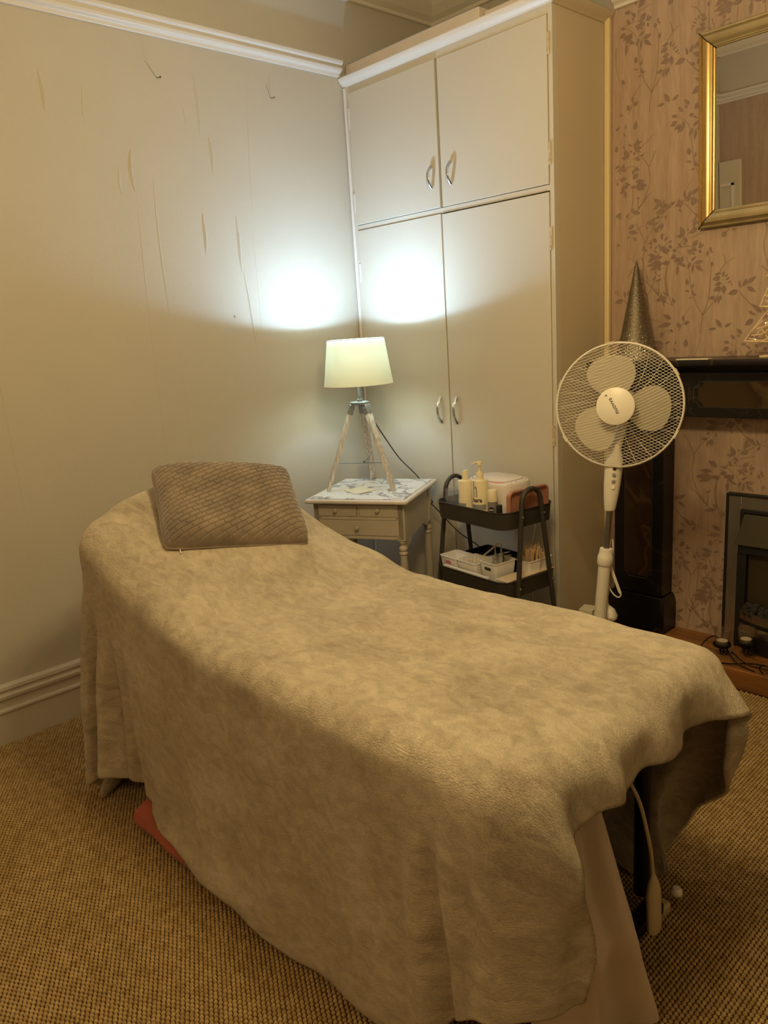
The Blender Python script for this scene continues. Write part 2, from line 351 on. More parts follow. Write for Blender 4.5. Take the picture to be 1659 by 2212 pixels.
wall_f = struct(MB().box((XL, YF - 0.1, 0), (XR, YF, ZC)).build('wall_front', 'wallpaper'))
struct(MB().box((XL - 0.1, YF - 0.1, ZC), (XR + 0.1, YB + 0.1, ZC + 0.1)).build('ceiling', 'ceiling'))
RAIL = [(0, 2.728), (0.010, 2.728), (0.014, 2.742), (0.030, 2.752), (0.034, 2.765), (0.026, 2.770), (0.026, 2.776), (0.040, 2.784), (0.042, 2.798), (0.030, 2.806), (0, 2.806)]
def prof_y(profile, x0, sx, y0, y1): return MB().prism([(x0 + sx * a, z) for a, z in profile], y0, y1, 'y')
def prof_x(profile, yw, sy, x0, x1): return MB().prism([(yw + sy * a, z) for a, z in profile], x0, x1, 'x')
struct(prof_y(RAIL, XL, 1, YF, 2.80).build('trim_1', 'trim_paint', bev=0.003))
struct(prof_x(RAIL, YW, -1, -1.862, XR).build('trim_2', 'trim_paint', bev=0.003))
struct(prof_x(RAIL, YF, 1, XL, XR).build('trim_3', 'trim_paint', bev=0.003))
COVE = [(0, 3.085), (0.02, 3.085), (0.022, 3.10), (0.05, 3.115), (0.085, 3.150), (0.10, 3.178), (0.115, 3.178), (0.115, 3.19), (0, 3.19)]
struct(prof_y(COVE, XL, 1, YF, YB).build('trim_4', 'ceiling'))
struct(prof_x(COVE, YB, -1, XL, -1.885).build('trim_5', 'ceiling'))
struct(prof_x(COVE, YW, -1, -1.885, XR).build('trim_6', 'ceiling'))
struct(prof_x(COVE, YF, 1, XL, XR).build('trim_7', 'ceiling'))
BASE = [(0, 0), (0.024, 0), (0.024, 0.128), (0.030, 0.132), (0.030, 0.142), (0.018, 0.147), (0.016, 0.178), (0.028, 0.186), (0.030, 0.200), (0.020, 0.206), (0.018, 0.214), (0.026, 0.222), (0.024, 0.236), (0.012, 0.243), (0, 0.243)]
struct(prof_y(BASE, XL, 1, YF, YC).build('baseboard_left', 'wood_paint', bev=0.0015))
struct(prof_x(BASE, YF, 1, -2.2, XR).build('baseboard_front', 'wood_paint'))
# lifted creases of the lining paper on the left wall: low ridges with a soft cross-section
def crease(y0, z0, y1, z1, wd, ht):
    wd *= 1.5; ht *= 1.1
    n = 14; rings = []
    for i in range(n + 1):
        t = i / n; k = max(math.sin(math.pi * t) ** 0.6, 0.02); y = y0 + (y1 - y0) * t + 0.004 * math.sin(5 * t + y0 * 9); z = z0 + (z1 - z0) * t
        rings.append([(XL - 0.001, y - wd * k, z), (XL + ht * k * 0.5, y - wd * 0.4 * k, z), (XL + ht * k, y, z), (XL + ht * k * 0.6, y + wd * 0.25 * k, z), (XL - 0.001, y + wd * 0.5 * k, z)])
    return MB().loft(rings).build('paper_crease', 'wall', wall_l, smooth=True)
for a in ((1.632, 2.29, 1.628, 2.12, 0.012, 0.005), (1.630, 2.12, 1.618, 0.95, 0.004, 0.0014), (1.306, 2.53, 1.312, 2.38, 0.011, 0.004),
          (1.973, 2.62, 1.972, 2.37, 0.011, 0.004), (1.720, 2.20, 1.712, 1.60, 0.006, 0.002), (1.942, 2.06, 1.934, 1.88, 0.011, 0.005),
          (2.109, 2.06, 2.118, 1.80, 0.010, 0.0045), (2.118, 1.82, 2.160, 1.45, 0.007, 0.003), (2.242, 2.70, 2.205, 2.05, 0.004, 0.0015),
          (2.014, 2.38, 2.020, 2.22, 0.012, 0.005), (2.19, 2.03, 2.20, 1.30, 0.004, 0.0012), (1.90, 2.5, 1.905, 2.40, 0.006, 0.002), (1.75, 1.50, 1.745, 0.90, 0.003, 0.001),
          (1.46, 2.5, 1.462, 2.36, 0.007, 0.002), (0.98, 1.9, 0.985, 0.8, 0.003, 0.001), (1.57, 2.22, 1.575, 2.10, 0.008, 0.002)):
    crease(*a)
def nail(y, z, ys, zs, label):
    t = thing('nail', (XL, y, z), 0, label, 'nail')
    MB().tube([(0.000, 0, 0), (0.022, 0.004, -0.002)], 0.0018, 6).build('shank', 'steel_dark', t)
    MB().tube([(0.022, 0.004, -0.002), (0.025, 0.0045, -0.002)], 0.0042, 8).build('head', 'steel_dark', t)
    MB().tube([(0.0015, 0, 0.0), (0.001, ys - y, zs - z)], 0.0005, 5).build('scratch', 'gap', t)
nail(1.792, 2.575, 1.747, 2.632, 'small dark nail in the upper left of the cream wall, left of the two nails')
nail(2.367, 2.579, 2.347, 2.632, 'small dark nail high in the cream wall nearer the cupboard')
tag(MB().lathe([(0.006, 0), (0.006, 0.002), (0.003, 0.003)], (XL, 2.05, 1.61), 12, Matrix.Rotation(math.pi / 2, 3, 'Y')).build('wall_plug', 'worn_paint'),
    'tiny brown wall plug in the cream wall between nail and lamp', 'wall plug')
# door leaf by the front wall, seen only in the mirror
door = struct(MB().box((XL + 0.006, YF + 0.0005, 0.01), (-2.935, YF + 0.036, 2.27)).build('door_1', 'wood_paint', bev=0.004))
for z0, z1 in ((0.25, 1.0), (1.15, 2.09)):
    b = MB(); x0, x1 = XL + 0.02, -2.992
    for lo, hi in (((x0, z0), (x1, z0 + 0.02)), ((x0, z1 - 0.02), (x1, z1)), ((x1 - 0.02, z0), (x1, z1))): b.box((lo[0], YF + 0.0355, lo[1]), (hi[0], YF + 0.048, hi[1]))
    b.build('panel_moulding', 'trim_paint', door)
# ------------------------------------------------------------------ fitted cupboard
cup = thing('fitted_cupboard', (0, 0, 0), 0, 'tall cream painted fitted cupboard with four flush doors in the alcove', 'cupboard')
CX0, CX1, CZ = -3.122, -1.897, 2.735
b = MB().box((CX1 - 0.022, YC + 0.0305, 0), (CX1, YW - 0.004, CZ)); b.build('side_panel', mat('shaded_cream_side', (0.62, 0.52, 0.36), 0.5, bump=0.1, bscale=50, var=0.02, vscale=4), cup)  # browner than the front: the side's shade is put into the colour
b = MB()
b.box((CX0, YC, 0), (-3.084, YC + 0.03, CZ)); b.box((-1.918, YC - 0.0004, 0), (CX1 - 0.0, YC + 0.03, CZ))
b.box((-3.084, YC, 2.652), (-1.918, YC + 0.03, CZ)); b.box((-3.084, YC, 2.010), (-1.918, YC + 0.03, 2.033)); b.box((-3.084, YC, 0), (-1.918, YC + 0.03, 0.11))
b.build('face_frame', 'wood_paint', cup, bev=0.0015)
MB().box((CX0, YC + 0.031, 0), (CX1 - 0.023, YB - 0.01, CZ - 0.02)).build('carcass', 'gap', cup)
MB().box((CX0, YC + 0.002, CZ - 0.019), (CX1, YW - 0.004, CZ - 0.0005)).build('top_panel', 'wood_paint', cup)
# stile bead in the corner
MB().tube([(CX0 + 0.010, YC - 0.004, 0.0), (CX0 + 0.010, YC - 0.004, 2.68)], 0.008, 8).build('corner_bead', 'trim_paint', cup, smooth=True)
# scribe strip against the chimney breast
MB().box((CX1 + 0.0005, YW - 0.030, 0), (CX1 + 0.026, YW - 0.004, 2.70)).build('scribe_strip', mat('yellow_cream_strip', (0.74, 0.60, 0.34), 0.4), cup, bev=0.006)
CORN = [(0.0, 2.684), (0.006, 2.684), (0.010, 2.692), (0.022, 2.700), (0.032, 2.712), (0.034, 2.722), (0.027, 2.724), (0.027, 2.7275), (0.0, 2.7275)]
# front and side run of the cornice, mitred at the corner
def cornice():
    n = len(CORN); r0 = [(CX0, YC - a, z) for a, z in CORN]; r1 = [(CX1 + a, YC - a, z) for a, z in CORN]
    r2 = [(CX1 + a, YW - 0.005, z) for a, z in CORN]
    MB().loft([r0, r1]).build('cornice', 'trim_paint', cup, bev=0.0015)
    MB().loft([r1, r2]).build('cornice', mat('cornice_shaded_side', (0.60, 0.50, 0.36), 0.5), cup, bev=0.0015)  # same moulding as the front run, shade painted in as a darker tone
cornice()
def cup_door(x0, x1, z0, z1, hx, hz0, hz1, hinge_x, hinge_z, tw=0.0, proud=0.004):
    # leaf and its dark rebate
    d = MB().box((x0 + 0.002, YC - proud, z0 + 0.002), (x1 - 0.002, YC + 0.018, z1 - 0.002)).build('door', 'wood_paint', cup, bev=0.0015)
    if tw:
        for v in d.data.vertices:
            if v.co.x > (x0 + x1) / 2: v.co.y -= tw
    zc = (hz0 + hz1) / 2; hl = (hz1 - hz0) / 2; pts = []
    for i in range(15):
        t = -1 + 2 * i / 14; pts.append((hx, YC - proud - 0.003 - 0.026 * (1 - abs(t) ** 2.4), zc + hl * t))
    rad = [(0.0042 + 0.0045 * abs(-1 + 2 * i / 14) ** 3, 0.0075 + 0.0015 * abs(-1 + 2 * i / 14)) for i in range(15)]
    h = MB().tube(pts, [(a, b) for a, b in rad], 10, flat=(0, 1, 0)).build('handle', 'chrome', d, smooth=True)
    for s in (-1, 1):
        MB().lathe([(0.0, 0), (0.0024, 0.0), (0.0024, 0.001), (0, 0.001)], (hx, YC - proud - 0.0105, zc + s * hl * 0.93), 8, Matrix.Rotation(math.pi / 2, 3, 'X')).build('screw', 'gap', d)
    for hz, hh in hinge_z:
        s = 1 if hinge_x > (x0 + x1) / 2 else -1; rng = random.Random(hz)
        poly = [(hinge_x - s * 0.006 + rng.uniform(-.002, .002), hz - hh / 2)] + [(hinge_x + s * (0.005 + rng.uniform(-0.003, 0.004)), hz - hh / 2 + hh * i / 6) for i in range(7)] + [(hinge_x - s * 0.006 + rng.uniform(-.002, .002), hz + hh / 2 - hh * i / 5) for i in range(5)]
        MB().prism(poly, YC - proud - 0.0012, YC - proud + 0.003, 'y').build('hinge', 'worn_paint' if s > 0 else 'trim_paint', d)
    return d
cup_door(-3.084, -2.504, 2.033, 2.652, -2.550, 2.125, 2.214, -3.084, ((2.535, 0.095), (2.14, 0.09)), proud=0.010)
cup_door(-2.499, -1.918, 2.033, 2.652, -2.438, 2.125, 2.214, -1.915, ((2.548, 0.08), (2.15, 0.086)))
cup_door(-3.084, -2.507, 0.11, 2.010, -2.564, 1.046, 1.168, -3.084, ((1.80, 0.09), (0.95, 0.09)), proud=0.005)
cup_door(-2.505, -1.918, 0.11, 2.0068, -2.462, 1.044, 1.168, -1.915, ((1.824, 0.09), (1.008, 0.09)))
MB().box((-2.500, YC - 0.003, 2.0105), (-1.93, YC + 0.001, 2.0125)).build('rebate_strip', 'worn_paint', cup)
t = thing('flat_carton', (0, 0, 0), 0, 'long flat white carton lying on top of the cupboard', 'carton')
MB().box((-3.112, 2.832, CZ), (-2.262, 3.12, CZ + 0.052)).build('tray', 'carton', t, bev=0.003)
MB().box((-3.10, 2.845, CZ + 0.052), (-2.29, 3.10, CZ + 0.060)).build('lid', 'carton_blue', t)
tag(MB().box((-2.255, 2.86, CZ), (-2.05, 3.10, CZ + 0.036)).build('carton', 'carton', bev=0.003), 'short white carton right of the long flat one on the cupboard', 'carton')
# ------------------------------------------------------------------ treatment couch and its coverings
def bed_top(x, y):
    t = np.clip((-1.72 - x) / 0.76, 0, 1)
    h = 0.715 + 0.34 * t ** 1.45
    k = np.clip((-1.9 - x) / 0.5, 0, 1)
    return h - 0.13 * k * np.clip(np.abs((y - 1.30) / 0.44), 0, 1.2) ** 3
BX0, BX1, BY0, BY1 = -2.47, -0.70, 0.915, 1.745
_xs = np.linspace(BX1, BX0, 400); _zs = bed_top(_xs, 1.3)
_ss = np.concatenate([[0], np.cumsum(np.hypot(np.diff(_xs), np.diff(_zs)))])    # arc length from the foot end
def drape(nu, nv, hs, u0, v0, steps=170, iters=14, seed=3, edge=None, boxes=(), floor=0.012, rad=0.055, foot_relax=0):
    """lay a cloth of nu x nv points, spacing hs, over the couch and let it settle"""
    rng = np.random.RandomState(seed)
    U = u0 + hs * np.arange(nu)[:, None] + np.zeros((1, nv))
    V = v0 + hs * np.arange(nv)[None, :] + np.zeros((nu, 1))
    if edge is not None:
        V = edge(U, V)
    X0 = np.where(U <= 0, np.where(-U < _ss[-1], np.interp(-U, _ss, _xs), BX0 - (-U - _ss[-1])), BX1 + U)
    P = np.stack([X0, V, bed_top(np.clip(X0, BX0, BX1), np.clip(V, BY0, BY1)) + 0.02], -1)
    pin = (P[..., 0] > BX0 + 0.12) & (P[..., 0] < BX1 - 0.10) & (P[..., 1] > BY0 + 0.13) & (P[..., 1] < BY1 - 0.13)
    P0 = P.copy(); P0[..., 2] -= 0.02
    P[..., 2] += 0.004 * rng.randn(nu, nv)
    rest = {}
    def L0(a, b): return np.sqrt(((a - b) ** 2).sum(-1))
    flat = np.stack([U, V, 0 * U], -1)
    groups = []
    def add(sa, sb, k): groups.append((sa, sb, L0(flat[sa], flat[sb])[..., None], k))
    S = slice
    for o in (0, 1):
        for st, k in ((1, 1.0), (2, 0.25)):
            # pairs in disjoint sets along each axis
            for ph in range(st):
                add((S(ph + o * st, nu - st, 2 * st), S(None)), (S(ph + o * st + st, nu, 2 * st), S(None)), k)
                add((S(None), S(ph + o * st, nv - st, 2 * st)), (S(None), S(ph + o * st + st, nv, 2 * st)), k)
        add((S(o, nu - 1, 2), S(0, nv - 1)), (S(o + 1, nu, 2), S(1, nv)), 0.35)
        add((S(o, nu - 1, 2), S(1, nv)), (S(o + 1, nu, 2), S(0, nv - 1)), 0.35)
    fixed = []
    for sa, sb, r, k in groups:
        la = [len(range(*sa[i].indices((nu, nv)[i]))) for i in (0, 1)]
        lb = [len(range(*sb[i].indices((nu, nv)[i]))) for i in (0, 1)]
        n = [min(la[i], lb[i]) for i in (0, 1)]
        def cut(s, i, m):
            a, b, c = s.indices((nu, nv)[i]); return slice(a, a + (m - 1) * c + 1, c)
        sa = tuple(cut(sa[i], i, n[i]) for i in (0, 1)); sb = tuple(cut(sb[i], i, n[i]) for i in (0, 1))
        fixed.append((sa, sb, L0(flat[sa], flat[sb])[..., None], k))
    X = P.copy(); old = X.copy(); dt = 1 / 90.
    def collide(X, old):
        x, y, z = X[..., 0], X[..., 1], X[..., 2]
        top = bed_top(np.clip(x, BX0, BX1), np.clip(y, BY0, BY1))
        r = rad
        lo = np.array([BX0 + r, BY0 + r]); hi = np.array([BX1 - r, BY1 - r])
        cx = np.clip(x, lo[0], hi[0]); cy = np.clip(y, lo[1], hi[1]); cz = np.clip(z, 0.52, top - r)
        d = np.stack([x - cx, y - cy, z - cz], -1); L = np.sqrt((d ** 2).sum(-1))
        ins = (L < 1e-9)
        hit = (L < r) & ~ins
        n = d / np.maximum(L, 1e-9)[..., None]
        X[hit] = np.stack([cx, cy, cz], -1)[hit] + n[hit] * r
        # fully inside the core: leave by the top
        X[ins, 2] = top[ins]
        m = hit | ins
        old[m] += (X[m] - old[m]) * 0.85           # friction
        for (a0, a1, b0, b1, c1) in boxes:
            i = (X[..., 0] > a0) & (X[..., 0] < a1) & (X[..., 1] > b0) & (X[..., 1] < b1) & (X[..., 2] < c1)
            X[i, 1] = np.where(X[i, 1] - b0 < b1 - X[i, 1], b0, b1); old[i] += (X[i] - old[i]) * 0.6
        f = X[..., 2] < floor
        X[f, 2] = floor; old[f] += (X[f] - old[f]) * 0.7
        # the wall
        w = X[..., 0] < -3.10; X[w, 0] = -3.10
    for s in range(steps):
        damp = 0.985 if s < steps * 0.75 else 0.93
        v = (X - old) * damp
        old = X.copy(); X = X + v; X[..., 2] -= 9.8 * dt * dt
        for it in range(iters):
            for sa, sb, r, k in fixed:
                a = X[sa]; b = X[sb]; d = b - a; L = np.sqrt((d ** 2).sum(-1, keepdims=True))
                c = d * (0.5 * k * (L - r) / np.maximum(L, 1e-9)); X[sa] += c; X[sb] -= c
            if it % 3 == 2: collide(X, old)
        collide(X, old)
        X[pin] = P0[pin]; old[pin] = P0[pin]
    return X, flat
couch = thing('treatment_couch', (-1.585, 1.33, 0), 0, 'treatment couch with raised backrest standing under the plush blanket', 'couch')
def to_couch(p): return (p[0] + 1.585, p[1] - 1.33, p[2])
rings = []
for x in np.concatenate([[-2.45], np.linspace(-2.42, -0.75, 26), [-0.72]]):
    ins = 0.03 if x in (-2.45, -0.72) else 0.0
    y0, y1 = BY0 + 0.03 + ins, BY1 - 0.03 - ins; ring = []
    for k in range(9): y = y0 + (y1 - y0) * k / 8; e = 0.02 if k in (0, 8) else 0; ring.append(to_couch((x, y, float(bed_top(x, y)) - 0.030 - ins * 0.5 - e)))
    for k in range(9): y = y1 - (y1 - y0) * k / 8; ring.append(to_couch((x, y, float(bed_top(x, 1.3)) - 0.135 + ins * 0.5 + (0.02 if k in (0, 8) else 0) - 0.10 * max(0, min(1, (-1.9 - x) / 0.5)) * abs((y - 1.3) / 0.44) ** 3)))
    rings.append(ring)
MB().loft(rings).build('padded_top', 'couch_vinyl', couch, smooth=True)
fr = MB()
for y in (1.02, 1.62): fr.box(to_couch((-2.30, y - 0.015, 0.52)), to_couch((-0.80, y + 0.015, 0.565)))
for x in (-1.95, -0.84): fr.box(to_couch((x - 0.015, 1.02, 0.52)), to_couch((x + 0.015, 1.62, 0.565)))
fr.build('frame', 'iron', couch, bev=0.003)
for x, y in ((-2.20, 1.04), (-2.20, 1.60), (-0.84, 1.06), (-0.84, 1.60)):
    MB().tube([to_couch((x, y, 0.52)), to_couch((x, y, 0.045))], 0.020, 12).build('leg', 'iron', couch, smooth=True)
for x in (-2.20, -0.80):
    MB().box(to_couch((x - 0.022, 0.99, 0.016)), to_couch((x + 0.022, 1.60, 0.046))).build('foot_bar', 'iron', couch, bev=0.004)
    for y in (0.97, 1.615):
        MB().box(to_couch((x - 0.025, y - 0.022, 0.0)), to_couch((x + 0.025, y + 0.022, 0.030))).build('end_cap', 'paddle', couch, bev=0.008)
MB().lathe([(0.0, 0), (0.010, 0.001), (0.0155, 0.008), (0.0155, 0.016), (0.009, 0.025), (0, 0.027)], to_couch((-0.776, 1.662, 0.030)), 14).build('foot_knob', 'fan_white', couch, smooth=True)
# plush blanket
def hem(U, V):
    u = (U + 1.05) / 0.55; d = 0.060 * np.exp(-u * u) + 0.010 * np.sin(U * 7.0); k = np.clip((U + 0.34) / 0.38, 0, 1); d = d + 0.33 * k * k * (3 - 2 * k)
    vn = np.clip((0.915 - V) / 0.70, 0, 1)
    return V + vn * d
HS = 0.019; NU = 127
BX, _flat = drape(NU, 113, HS, 0.100 - HS * (NU - 1), 0.255, edge=hem, boxes=((-2.34, -1.50, 0.848, 1.15, 0.085),), seed=3)
def relax(X, n, W):
    for _ in range(n):
        A = X.copy(); A[1:-1, 1:-1] = (X[2:, 1:-1] + X[:-2, 1:-1] + X[1:-1, 2:] + X[1:-1, :-2]) / 4
        A[-1, 1:-1] = (X[-1, 2:] + X[-1, :-2]) / 2; A[1:-1, 0] = (X[2:, 0] + X[:-2, 0]) / 2
        X = X + (A - X) * W[..., None]
    return X
def refold(X):
    c0 = np.exp(-(((X[..., 0] + 0.68) / 0.10) ** 2 + ((X[..., 1] - 0.95) / 0.12) ** 2 + ((X[..., 2] - 0.50) / 0.20) ** 2))
    X = relax(X, 26, c0); X = relax(X, 1, np.full(X.shape[:2], 0.5))
    x, y, z = X[..., 0], X[..., 1], X[..., 2]
    sm = lambda t: (lambda q: q * q * (3 - 2 * q))(np.clip(t, 0, 1))
    near = sm((1.00 - y) / 0.06) * sm((0.67 - z) / 0.30)
    foot = sm((x + 1.12) / 0.34)
    y -= near * foot * (0.034 * np.sin((x + 0.70) * 2 * np.pi / 0.090 + 0.5 * z) * (0.65 + 0.35 * np.sin(x * 19)) + 0.012)
    head = sm((-2.02 - x) / 0.25)
    y -= near * head * 0.020 * np.sin((x + 2.0) * 2 * np.pi / 0.085 + 1.5 * z)
    y -= near * (1 - foot) * (1 - head) * 0.006 * np.sin(x * 21 + 3 * z)
    wr = sm((x + 0.84) / 0.14) * sm((1.06 - y) / 0.06) * sm((0.64 - z) / 0.34)
    y += wr * 0.135; x += wr * 0.035
    ff = sm((x + 0.74) / 0.03) * sm((0.70 - z) / 0.10) * sm((y - 0.93) / 0.06) * sm((1.74 - y) / 0.05)
    x += ff * (0.010 + 0.015 * np.sin(y * 2 * np.pi / 0.23 + 0.9) + 0.004 * np.sin(y * 2 * np.pi / 0.09)); z -= ff * 0.008 * np.sin(y * 2 * np.pi / 0.21 + 2.2)
    far = sm((y - 1.69) / 0.05) * sm((x + 1.30) / 0.55)
    x -= far * 0.42 * np.clip(0.50 - z, 0, 1) - far * 0.05 * np.sin(np.pi * np.clip((z - 0.22) / 0.44, 0, 1))
    y += far * 0.06 * np.sin(np.pi * np.clip(z / 0.6, 0, 1))
    top = sm((z - 0.66) / 0.03)
    w = 0.0028 * np.sin(9 * x + 6 * y + 3 * np.sin(4 * y)) + 0.0022 * np.sin(17 * x - 13 * y + 2 * np.sin(7 * x)) + 0.003 * np.exp(-((y - 1.25 - 0.5 * (x + 1.3)) / 0.012) ** 2) * sm((x + 1.7) / 0.2)
    z += top * w
    return X
BX = refold(BX)
def plush():
    m = bpy.data.materials.new('plush_fleece'); m.use_nodes = True; N, L, p = nodes(m)
    tc = N.new('ShaderNodeTexCoord'); cols = []
    def nz(sc, det, st=(1, 1, 1), dist=0.0):
        mp = N.new('ShaderNodeMapping'); mp.inputs['Scale'].default_value = st; n = N.new('ShaderNodeTexNoise')
        n.inputs['Scale'].default_value = sc; n.inputs['Detail'].default_value = det; n.inputs['Distortion'].default_value = dist
        L.new(tc.outputs['UV'], mp.inputs[0]); L.new(mp.outputs[0], n.inputs['Vector']); return n.outputs['Fac']
    a, b_, c, f_ = nz(4.5, 5, (1, 1.3, 1), 0.6), nz(26, 5, (1, 1.6, 1), 0.8), nz(170, 4, (1, 2.2, 1), 0.5), nz(620, 3)
    r = N.new('ShaderNodeValToRGB'); e = r.color_ramp.elements
    e[0].position = 0.38; e[0].color = (0.36, 0.295, 0.205, 1); e[1].position = 0.60; e[1].color = (0.76, 0.665, 0.50, 1)
    def mth(op, x, y):
        q = N.new('ShaderNodeMath'); q.operation = op
        for i, v in enumerate((x, y)):
            if isinstance(v, (int, float)): q.inputs[i].default_value = v
            else: L.new(v, q.inputs[i])
        return q.outputs[0]
    s = mth('ADD', mth('MULTIPLY', a, 0.32), mth('ADD', mth('MULTIPLY', b_, 0.32), mth('ADD', mth('MULTIPLY', c, 0.22), mth('MULTIPLY', f_, 0.14))))
    L.new(s, r.inputs[0]); L.new(r.outputs[0], p.inputs['Base Color'])
    p.inputs['Roughness'].default_value = 0.9; p.inputs['Specular IOR Level'].default_value = 0.1
    p.inputs['Sheen Weight'].default_value = 0.55; p.inputs['Sheen Roughness'].default_value = 0.45; p.inputs['Sheen Tint'].default_value = (1, 0.9, 0.75, 1)
    h = mth('ADD', mth('MULTIPLY', b_, 0.35), mth('ADD', mth('MULTIPLY', c, 0.45), mth('MULTIPLY', f_, 0.22)))
    bp = N.new('ShaderNodeBump'); bp.inputs['Strength'].default_value = 1.0; bp.inputs['Distance'].default_value = 0.012
    L.new(h, bp.inputs['Height']); L.new(bp.outputs[0], p.inputs['Normal']); return m
M['plush'] = plush()
def add_uv(o, UV):
    me = o.data; uv = me.uv_layers.new(name='uv'); li = np.zeros(len(me.loops), dtype=np.int32); me.loops.foreach_get('vertex_index', li)
    uv.data.foreach_set('uv', np.ascontiguousarray(UV[li], dtype=np.float32).ravel())
bl = grid_mesh('blanket', BX, 'plush'); add_uv(bl, _flat[..., :2].reshape(-1, 2))
q = bl.modifiers.new('sub', 'SUBSURF'); q.levels = q.render_levels = 1
q = bl.modifiers.new('thick', 'SOLIDIFY'); q.thickness = 0.010; q.offset = 1.0
tx = bpy.data.textures.new('nap', 'CLOUDS'); tx.noise_scale = 0.11; tx.noise_depth = 4
q = bl.modifiers.new('nap', 'DISPLACE'); q.texture = tx; q.strength = 0.009; q.mid_level = 0.5
tag(bl, 'beige plush fleece blanket draped over the treatment couch', 'blanket')
# white sheet showing below the blanket at the foot end
def sheet():
    nu, nv = 60, 44; s = np.linspace(0, 1, nu)[:, None]; d = np.linspace(0, 1, nv)[None, :]
    y_top = 0.99 + 0.20 * s; y_bot = 0.96 + 0.375 * s ** 0.95
    y = y_top + (y_bot - y_top) * d ** 0.85 + 0.018 * np.sin(11 * s + 4 * d) * d
    x = -0.745 + 0.018 * d + 0.055 * s * d + (0.010 + 0.026 * s) * np.sin(s * 15 + 1.2 * d) * d ** 0.5 * s + 0.012 * np.sin(s * 31) * d * s
    z = 0.62 - 0.608 * d + 0 * s
    top = np.stack([x, y, z], -1)
    m = 0.030 * np.exp(-((s - 0.62) / 0.25) ** 2 - ((d - 0.62) / 0.1) ** 2); top[..., 0] += m; return top
sh = grid_mesh('sheet', sheet(), 'sheet'); q = sh.modifiers.new('t', 'SOLIDIFY'); q.thickness = 0.002
q = sh.modifiers.new('s', 'SUBSURF'); q.levels = q.render_levels = 1
tag(sh, 'off-white sheet hanging to the floor below the blanket at the couch foot', 'sheet')
# coral bundle under the couch, seen as a strip below the hem
rings = []
for i in range(25):
    x = -2.20 + 0.69 * i / 24; k = 0.95 + 0.12 * math.sin(i * 0.9); e = 0.75 if i in (0, 24) else 1
    if i == 17: e = 0.93
    rings.append([(x, 0.985 - 0.138 * math.cos(a) * (1 + 0.02 * math.sin(i * 0.9)) * e, 0.0465 - 0.046 * e * k * 1.0 * math.copysign(abs(math.sin(a)) ** 0.6, math.sin(a)) if math.sin(a) < 0 else 0.0465 - 0.0405 * abs(math.sin(a)) ** 0.5) for a in [2 * math.pi * j / 18 for j in range(18)]])
tag(MB().loft(rings).build('folded_towel', 'pink', smooth=True), 'coral folded towel on the carpet showing below the blanket hem', 'towel')
# hand controller hanging at the foot of the couch
hc = thing('hand_controller', (-0.705, 1.40, 0.21), 0, 'cream hand controller hanging on a cord under the couch foot', 'controller', R=Matrix.Rotation(math.radians(4), 3, 'X'))
MB().loft([[(0.012 * k * math.cos(a), w_ * math.sin(a), z) for a in [2 * math.pi * j / 16 for j in range(16)]] for k, w_, z in ((0.3, 0.004, 0.088), (0.5, 0.007, 0.078), (0.9, 0.016, 0.060), (1.1, 0.024, 0.035), (1.1, 0.0245, -0.055), (1.0, 0.022, -0.068), (0.5, 0.012, -0.074))]).build('body', 'paddle', hc, smooth=True)
MB().tube(smooth_path([(0, 0, 0.085), (0.0, -0.010, 0.16), (-0.01, -0.030, 0.28), (-0.03, -0.045, 0.345)], 5), 0.0042, 8).build('cord', 'paddle', hc, smooth=True)
